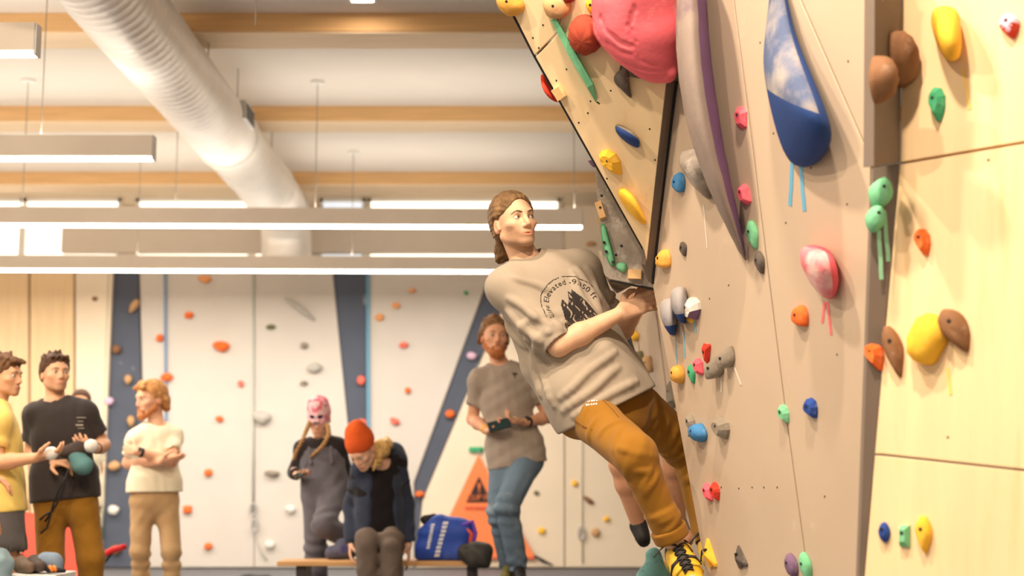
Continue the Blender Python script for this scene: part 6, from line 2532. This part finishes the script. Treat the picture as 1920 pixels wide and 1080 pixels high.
def blob(name, label, cat, prims, m, h=.008, k=.03, fold=.006, f=45, base=None, seed=3, clipz=None):
    S = SDF()
    for i, p_ in enumerate(prims):
        S.add(p_, k if i else 0)
    S.disp(folds((.7, .2, .6), fold, f, seed))
    S.disp(folds((-.4, .3, .8), fold * .7, f * 1.5, seed + 1))
    if clipz is not None:
        S.clip((0, 0, clipz), (0, 0, -1))
    o = sdf_obj(name, S, h, m, None, base)
    if label:
        tag(o, label, cat)
    return o


Yb = 9.95
c = at(832, 1046, Yb)
root = empty('tote_bag', (c.x, Yb, ZB), 'bulging blue tote bag with white lettering on the bench', 'bag')
S = SDF()
S.add(cap(at(808, 1030, Yb), at(862, 1030, Yb), .085, .085))
S.add(cap(at(815, 1000, Yb), at(866, 1000, Yb), .095, .080), .05)
S.add(cap(at(828, 984, Yb), at(868, 990, Yb), .070, .060), .05)
S.add(cap(at(790, 1040, Yb), at(800, 1000, Yb), .05, .05), .05)
S.disp(folds((.9, .2, .3), .006, 40, 3))
S.disp(folds((.3, .2, -.9), .005, 60, 4))
S.clip((0, 0, ZB + .002), (0, 0, -1))
bag = sdf_obj('bag_body', S, .007, mat('blue_tote', (44, 78, 176), .6, .12, 10, c2=(86, 120, 206), c2lo=.55, c2hi=.75, c2scale=8), root, (c.x, Yb, ZB))
bvb = BVHTree.FromPolygons([v.co + V((c.x, Yb, ZB)) for v in bag.data.vertices], [tuple(p.vertices) for p in bag.data.polygons])
# white lettering columns, too soft in the photo to read: broken strokes
rr = random.Random(5)
lt = MB()
for (xa, ya, xb_, yb_, w) in ((836, 978, 818, 1046, 9), (812, 982, 802, 1030, 6)):
    n = 9
    for k in range(n):
        t0, t1 = k / n, (k + .72) / n
        qs = []
        for t, sd in ((t0, -1), (t0, 1), (t1, 1), (t1, -1)):
            x, y = xa + (xb_ - xa) * t + sd * w / 2 * (1 + .2 * rr.uniform(-1, 1)), ya + (yb_ - ya) * t
            hit = bvb.ray_cast(V((0, 0, CAMZ)), ray(x, y).normalized())[0]
            qs.append(hit)
        if all(q_ is not None for q_ in qs):
            MB().prism([q_ + V((0, -.003, 0)) for q_ in qs], (0, .004, 0)).build('letter_stroke', mat('white_print', (232, 232, 236), .7), bag, base=V((c.x, Yb, ZB)))
for pts, cc in (([(866, 985), (886, 978), (892, 1000), (884, 1030)], (118, 70, 190)), ([(872, 990), (884, 1000), (880, 1034)], (240, 96, 56))):
    MB().tube([at(x, y, Yb - .06) for x, y in pts], .014, 8).build('strap', mat('strap_%d' % cc[0], cc, .6), root, smooth=True)
o = blob('beanie_hat', 'black crumpled cloth on top of the blue tote bag', 'cloth', [cap(at(797, 975, Yb + .02), at(812, 970, Yb + .02), .032, .03)], M_BLACK, base=at(803, 973, Yb), fold=.004)
o.name = 'folded_cloth'
blob('stuff_sack', 'dark crumpled bag hanging over the bench beside the jeans', 'bag', [cap(at(878, 1036, Yb - .16), at(905, 1036, Yb - .16), .07, .075), cap(at(890, 1050, Yb - .18), at(906, 1052, Yb - .18), .055, .05)],
     mat('dark_grey_nylon', (58, 54, 50), .6, .12, 12), base=at(900, 1040, Yb - .16))
blob('backpack', 'small navy and grey backpack lying on the bench behind the bent knee', 'backpack', [cap(at(622, 1036, Yb + .08), at(658, 1032, Yb + .08), .05, .055), cap(at(640, 1020, Yb + .08), at(655, 1018, Yb + .08), .04, .04)],
     mat('navy_nylon', (84, 84, 104), .7, .15, 10, c2=(60, 54, 110), c2lo=.55, c2hi=.62, c2scale=12), base=at(640, 1034, Yb + .08), clipz=ZB + .002)
blob('duffel_bag', 'black bag on the floor at the bottom edge left of the bench', 'bag', [cap(V((at(460, 1080, 13.4).x, 13.4, .07)), V((at(502, 1080, 13.4).x, 13.4, .07)), .07, .06)], mat('black_nylon', (40, 38, 40), .6, .1), base=V((at(480, 1080, 13.4).x, 13.4, 0)), clipz=.001)

# ================================================================ orange warning flag
def warning_flag():
    Y = 16.38
    ap, bl, br = at(897, 852, Y), at(806, 1046, Y), at(1004, 1046, Y)
    r = empty('warning_flag', ((bl.x + br.x) / 2, Y, bl.z), 'orange triangular warning flag with black triangle sign on the far wall', 'sign')
    MB().prism([ap, bl, br], (0, .02, 0)).build('flag', mat('orange_vinyl', (250, 140, 84), .6, .06, 3), r, bevel=.004)
    M_SG = mat('sign_black', (50, 34, 34), .6)
    M_OR = mat('sign_orange', (250, 130, 72), .6)
    sg = MB().prism([at(898, 893, Y - .006), at(874, 942, Y - .006), at(922, 942, Y - .006)], (0, .006, 0)).build('warning_triangle', M_SG, r)
    yo = Y - .012
    MB().prism([at(896, 906, yo), at(901, 906, yo), at(899.8, 917, yo), at(897.2, 917, yo)], (0, .006, 0)).build('exclamation_mark', M_OR, sg, base=r.location)
    MB().prism([at(897, 919, yo), at(900, 919, yo), at(900, 922, yo), at(897, 922, yo)], (0, .006, 0)).build('exclamation_mark', M_OR, sg, base=r.location)
    cu = bpy.data.curves.new('lettering', 'FONT')
    cu.body = 'CLIP IN'
    cu.align_x = 'CENTER'
    cu.size = .085
    cu.extrude = .002
    ob = bpy.data.objects.new('tmp', cu)
    COL.objects.link(ob)
    me = bpy.data.meshes.new_from_object(ob.evaluated_get(bpy.context.evaluated_depsgraph_get()))
    bpy.data.objects.remove(ob)
    t = bpy.data.objects.new('lettering', me)
    me.materials.append(M_OR)
    link(t, sg)
    t.rotation_euler = (PI / 2, 0, 0)
    t.location = at(898, 937, yo) - r.location
    rr_ = random.Random(2)
    x = 872
    k = MB()
    while x < 926:
        w = rr_.uniform(2, 6)
        k.prism([at(x, 950, yo), at(x + w, 950, yo), at(x + w, 955, yo), at(x, 955, yo)], (0, .006, 0))
        x += w + 1.6
    k.build('small_print', mat('sign_red', (220, 84, 60), .6), r)
    MB().tube([at(806, 1047, Y - .02), at(1004, 1047, Y - .02)], .012, 8).build('bottom_bar', mat('red_bar', (196, 84, 60), .5), r)
    MB().tube([at(1002, 1042, Y - .03), at(1018, 1052, Y - .1), at(1036, 1060, Y - .2)], [.014, .022, .010], 8).build('anchor_strap', M_BLACK, r)
    MB().tube([at(897, 853, Y), at(897, 846, Y)], .008, 6).build('clip', M_CAP, r)


warning_flag()


# ================================================================ red camp chair behind the man in charcoal tee
def camp_chair():
    Y = 9.75
    q = lambda x, y, d=0.0: at(x, y, Y + d)
    b = q(105, 1100)
    b.z = 0
    r = empty('camp_chair', b, 'red folding camp chair behind the man in mustard trousers', 'chair')
    red = mat('red_canvas', (238, 92, 70), .8, .08, 6, bump=.15, bscale=30)
    MB().prism([q(46, 960, .1), q(62, 962, .1), q(140, 962, .1), q(152, 960, .1), q(158, 1068, -.1), q(42, 1068, -.1)], (0, .012, 0)).build('backrest', red, r, bevel=.004)
    MB().prism([q(42, 1068, -.1), q(158, 1068, -.1), q(172, 1086, -.5), q(34, 1086, -.5)], (0, 0, -.012)).build('seat', red, r, bevel=.004)
    M_T = mat('black_tube', (40, 38, 38), .5)
    for pts in ([q(46, 955, .11), q(40, 1120, -.05), V((q(36, 1120, .1).x, Y + .15, .01))], [q(152, 955, .11), q(160, 1070, -.05), V((q(160, 1120, .1).x, Y + .15, .01))],
                [q(213, 1032, -.25), q(188, 1064, -.2), V((q(165, 1120).x, Y - .1, .01))], [q(40, 1040, -.25), q(30, 1080, -.3), V((q(25, 1120).x, Y - .45, .01))],
                [q(155, 1064, -.1), V((q(205, 1120).x, Y - .45, .01))], [q(50, 1064, -.1), V((q(190, 1120).x, Y + .1, .01))]):
        MB().tube(pts, .011, 8).build('leg', M_T, r, smooth=True)
    for pts in ([q(156, 1050, .05), q(187, 1044, -.15), q(214, 1030, -.28), q(233, 1025, -.36)], [q(44, 1042, .05), q(36, 1042, -.2), q(30, 1040, -.36)]):
        MB().tube(pts, [.014, .020, .022, .020][:len(pts)], 8).build('armrest', mat('red_web', (206, 40, 40), .6), r, smooth=True)


camp_chair()

# ================================================================ low white bench with shoes and gear, bottom left
def gear_bench():
    Y = 7.72
    a, b = at(30, 1074, Y), at(124, 1074, Y)
    z = a.z
    r = empty('low_bench', ((a.x + b.x) / 2, Y, 0), 'low white-topped bench with gear at the bottom left edge', 'bench')
    MB().box(((a.x + b.x) / 2, Y, z - .02), (b.x - a.x, .36, .04)).build('top', M_WHITE, r, bevel=.005)
    for x in (a.x + .05, b.x - .05):
        MB().box((x, Y, (z - .04) / 2), (.05, .30, z - .04)).build('leg', M_CAP, r)
    br = mat('shoe_brown', (104, 84, 66), .7, .15, 20)
    for (x, y, dx, lab, m) in ((48, 1058, 16, 'olive brown shoe lying left on the low bench', br), (70, 1056, 14, 'dark brown shoe beside the blue bundle on the low bench', mat('shoe_dark', (74, 60, 52), .7, .1))):
        o = blob('shoe', lab, 'shoe', [cap(at(x - dx / 2, y + 6, Y), at(x + dx / 2, y + 6, Y - .1), .036, .030), cap(at(x - dx / 2, y - 4, Y), at(x, y + 2, Y - .03), .036, .03)], m, h=.006, fold=.002, base=at(x, y, Y), clipz=z + .001)
    blob('jacket_bundle', 'rolled blue grey jacket on the low bench', 'clothing', [cap(at(86, 1050, Y), at(100, 1052, Y), .042, .046), cap(at(80, 1056, Y), at(104, 1060, Y), .036, .038)], mat('blue_grey_cloth', (132, 148, 166), .85, .12, 8), h=.007, base=at(92, 1055, Y), clipz=z + .001)
    o = blob('harness', 'black harness with orange loops at the end of the low bench', 'harness', [cap(at(92, 1068, Y - .1), at(120, 1070, Y - .1), .014, .012), cap(at(84, 1066, Y - .06), at(96, 1070, Y - .12), .014, .012)], M_BLACK, h=.005, k=.01, fold=.002, base=at(104, 1068, Y - .1), clipz=z + .001)
    for (x0, x1) in ((93, 99), (101, 105)):
        t = MB().tube([at(x0, 1062, Y - .12), at((x0 + x1) / 2, 1066, Y - .14), at(x1, 1070, Y - .13)], .009, 6).build('loop', mat('orange_webbing', (240, 140, 60), .7), o, smooth=True)
    blob('chalk_bucket', 'orange chalk pouch at the back of the low bench', 'bag', [cap(at(40, 1050, Y + .12), at(40, 1062, Y + .12), .024, .028)], mat('orange_pouch', (232, 116, 64), .8, .1), h=.006, base=at(40, 1058, Y + .12), clipz=z + .001, fold=.003)


gear_bench()
# teal crumpled jacket on the crash mat
Yt = 7.15
p0 = at(1222, 1075, Yt)
blob('jacket', 'teal jacket heaped on the mat beside the second climber', 'clothing', [cap(V((p0.x, Yt, .36)), V((p0.x, Yt, .52)), .10, .075), cap(V((p0.x + .02, Yt, .52)), at(1226, 1042, Yt), .060, .040), cap(V((p0.x - .03, Yt, .42)), V((p0.x - .02, Yt, .5)), .07, .05)],
     mat('teal_jacket', (110, 164, 160), .85, .15, 10, c2=(90, 100, 104), c2lo=.56, c2hi=.66, c2scale=9), base=V((p0.x, Yt, .33)), clipz=.331, fold=.008)


# ================================================================ ropes
def rope(pts, c, r, label, Y=16.41, extra=None):
    P = [at(x, y, Y) for x, y in pts]
    n = mat('rope_%d_%d_%d' % c, c, .8, .12, 60)
    base = P[-1]
    o = MB().tube(P, r, 8).build('rope', n, base=base, smooth=True)
    tag(o, label, 'rope', 'climbing ropes')
    if extra:
        for kind, x, y in extra:
            cc = at(x, y, Y - .02)
            ring = [cc + V((.035 * math.cos(t), 0, .07 * math.sin(t))) for t in [2 * PI * k / 12 for k in range(13)]]
            MB().tube(ring, .012, 6).build('carabiner', M_CAP, o, base=base)
    return o


rope([(309, 480), (310, 600), (311, 760), (312, 900), (313, 1050)], (128, 156, 196), .016, 'light blue rope hanging left on the left grey panel')
rope([(474, 480), (475, 640), (475, 800), (474, 960)], (202, 208, 198), .010, 'grey-green rope with carabiner left of the woman in overalls', extra=[('c', 474, 955), ('c', 477, 985)])
rope([(476, 990), (480, 1010), (490, 1036), (500, 1050)], (200, 196, 188), .008, 'thin pale cord curling below the carabiner')
rope([(690, 480), (690, 640), (691, 820), (692, 1050)], (116, 172, 204), .020, 'light blue rope at the right side of the slate blue wedge')
rope([(206, 480), (198, 700), (192, 860), (190, 1010)], (122, 150, 128), .022, 'dark green rope left of the slate blue strip')
rope([(1090, 700), (1091, 860), (1092, 1056)], (206, 204, 188), .008, 'thin pale rope on the cream panel right of the jeans', extra=[('c', 1090, 1000)])
o = MB().box((at(280, 1078, 13.2).x, 13.2, .003), (2.0, .06, .006)).build('floor_tape', mat('green_tape', (150, 184, 160), .6), base=(at(280, 1078, 13.2).x, 13.2, 0))
tag(o, 'pale green tape line on the floor behind the khaki trousers', 'tape')
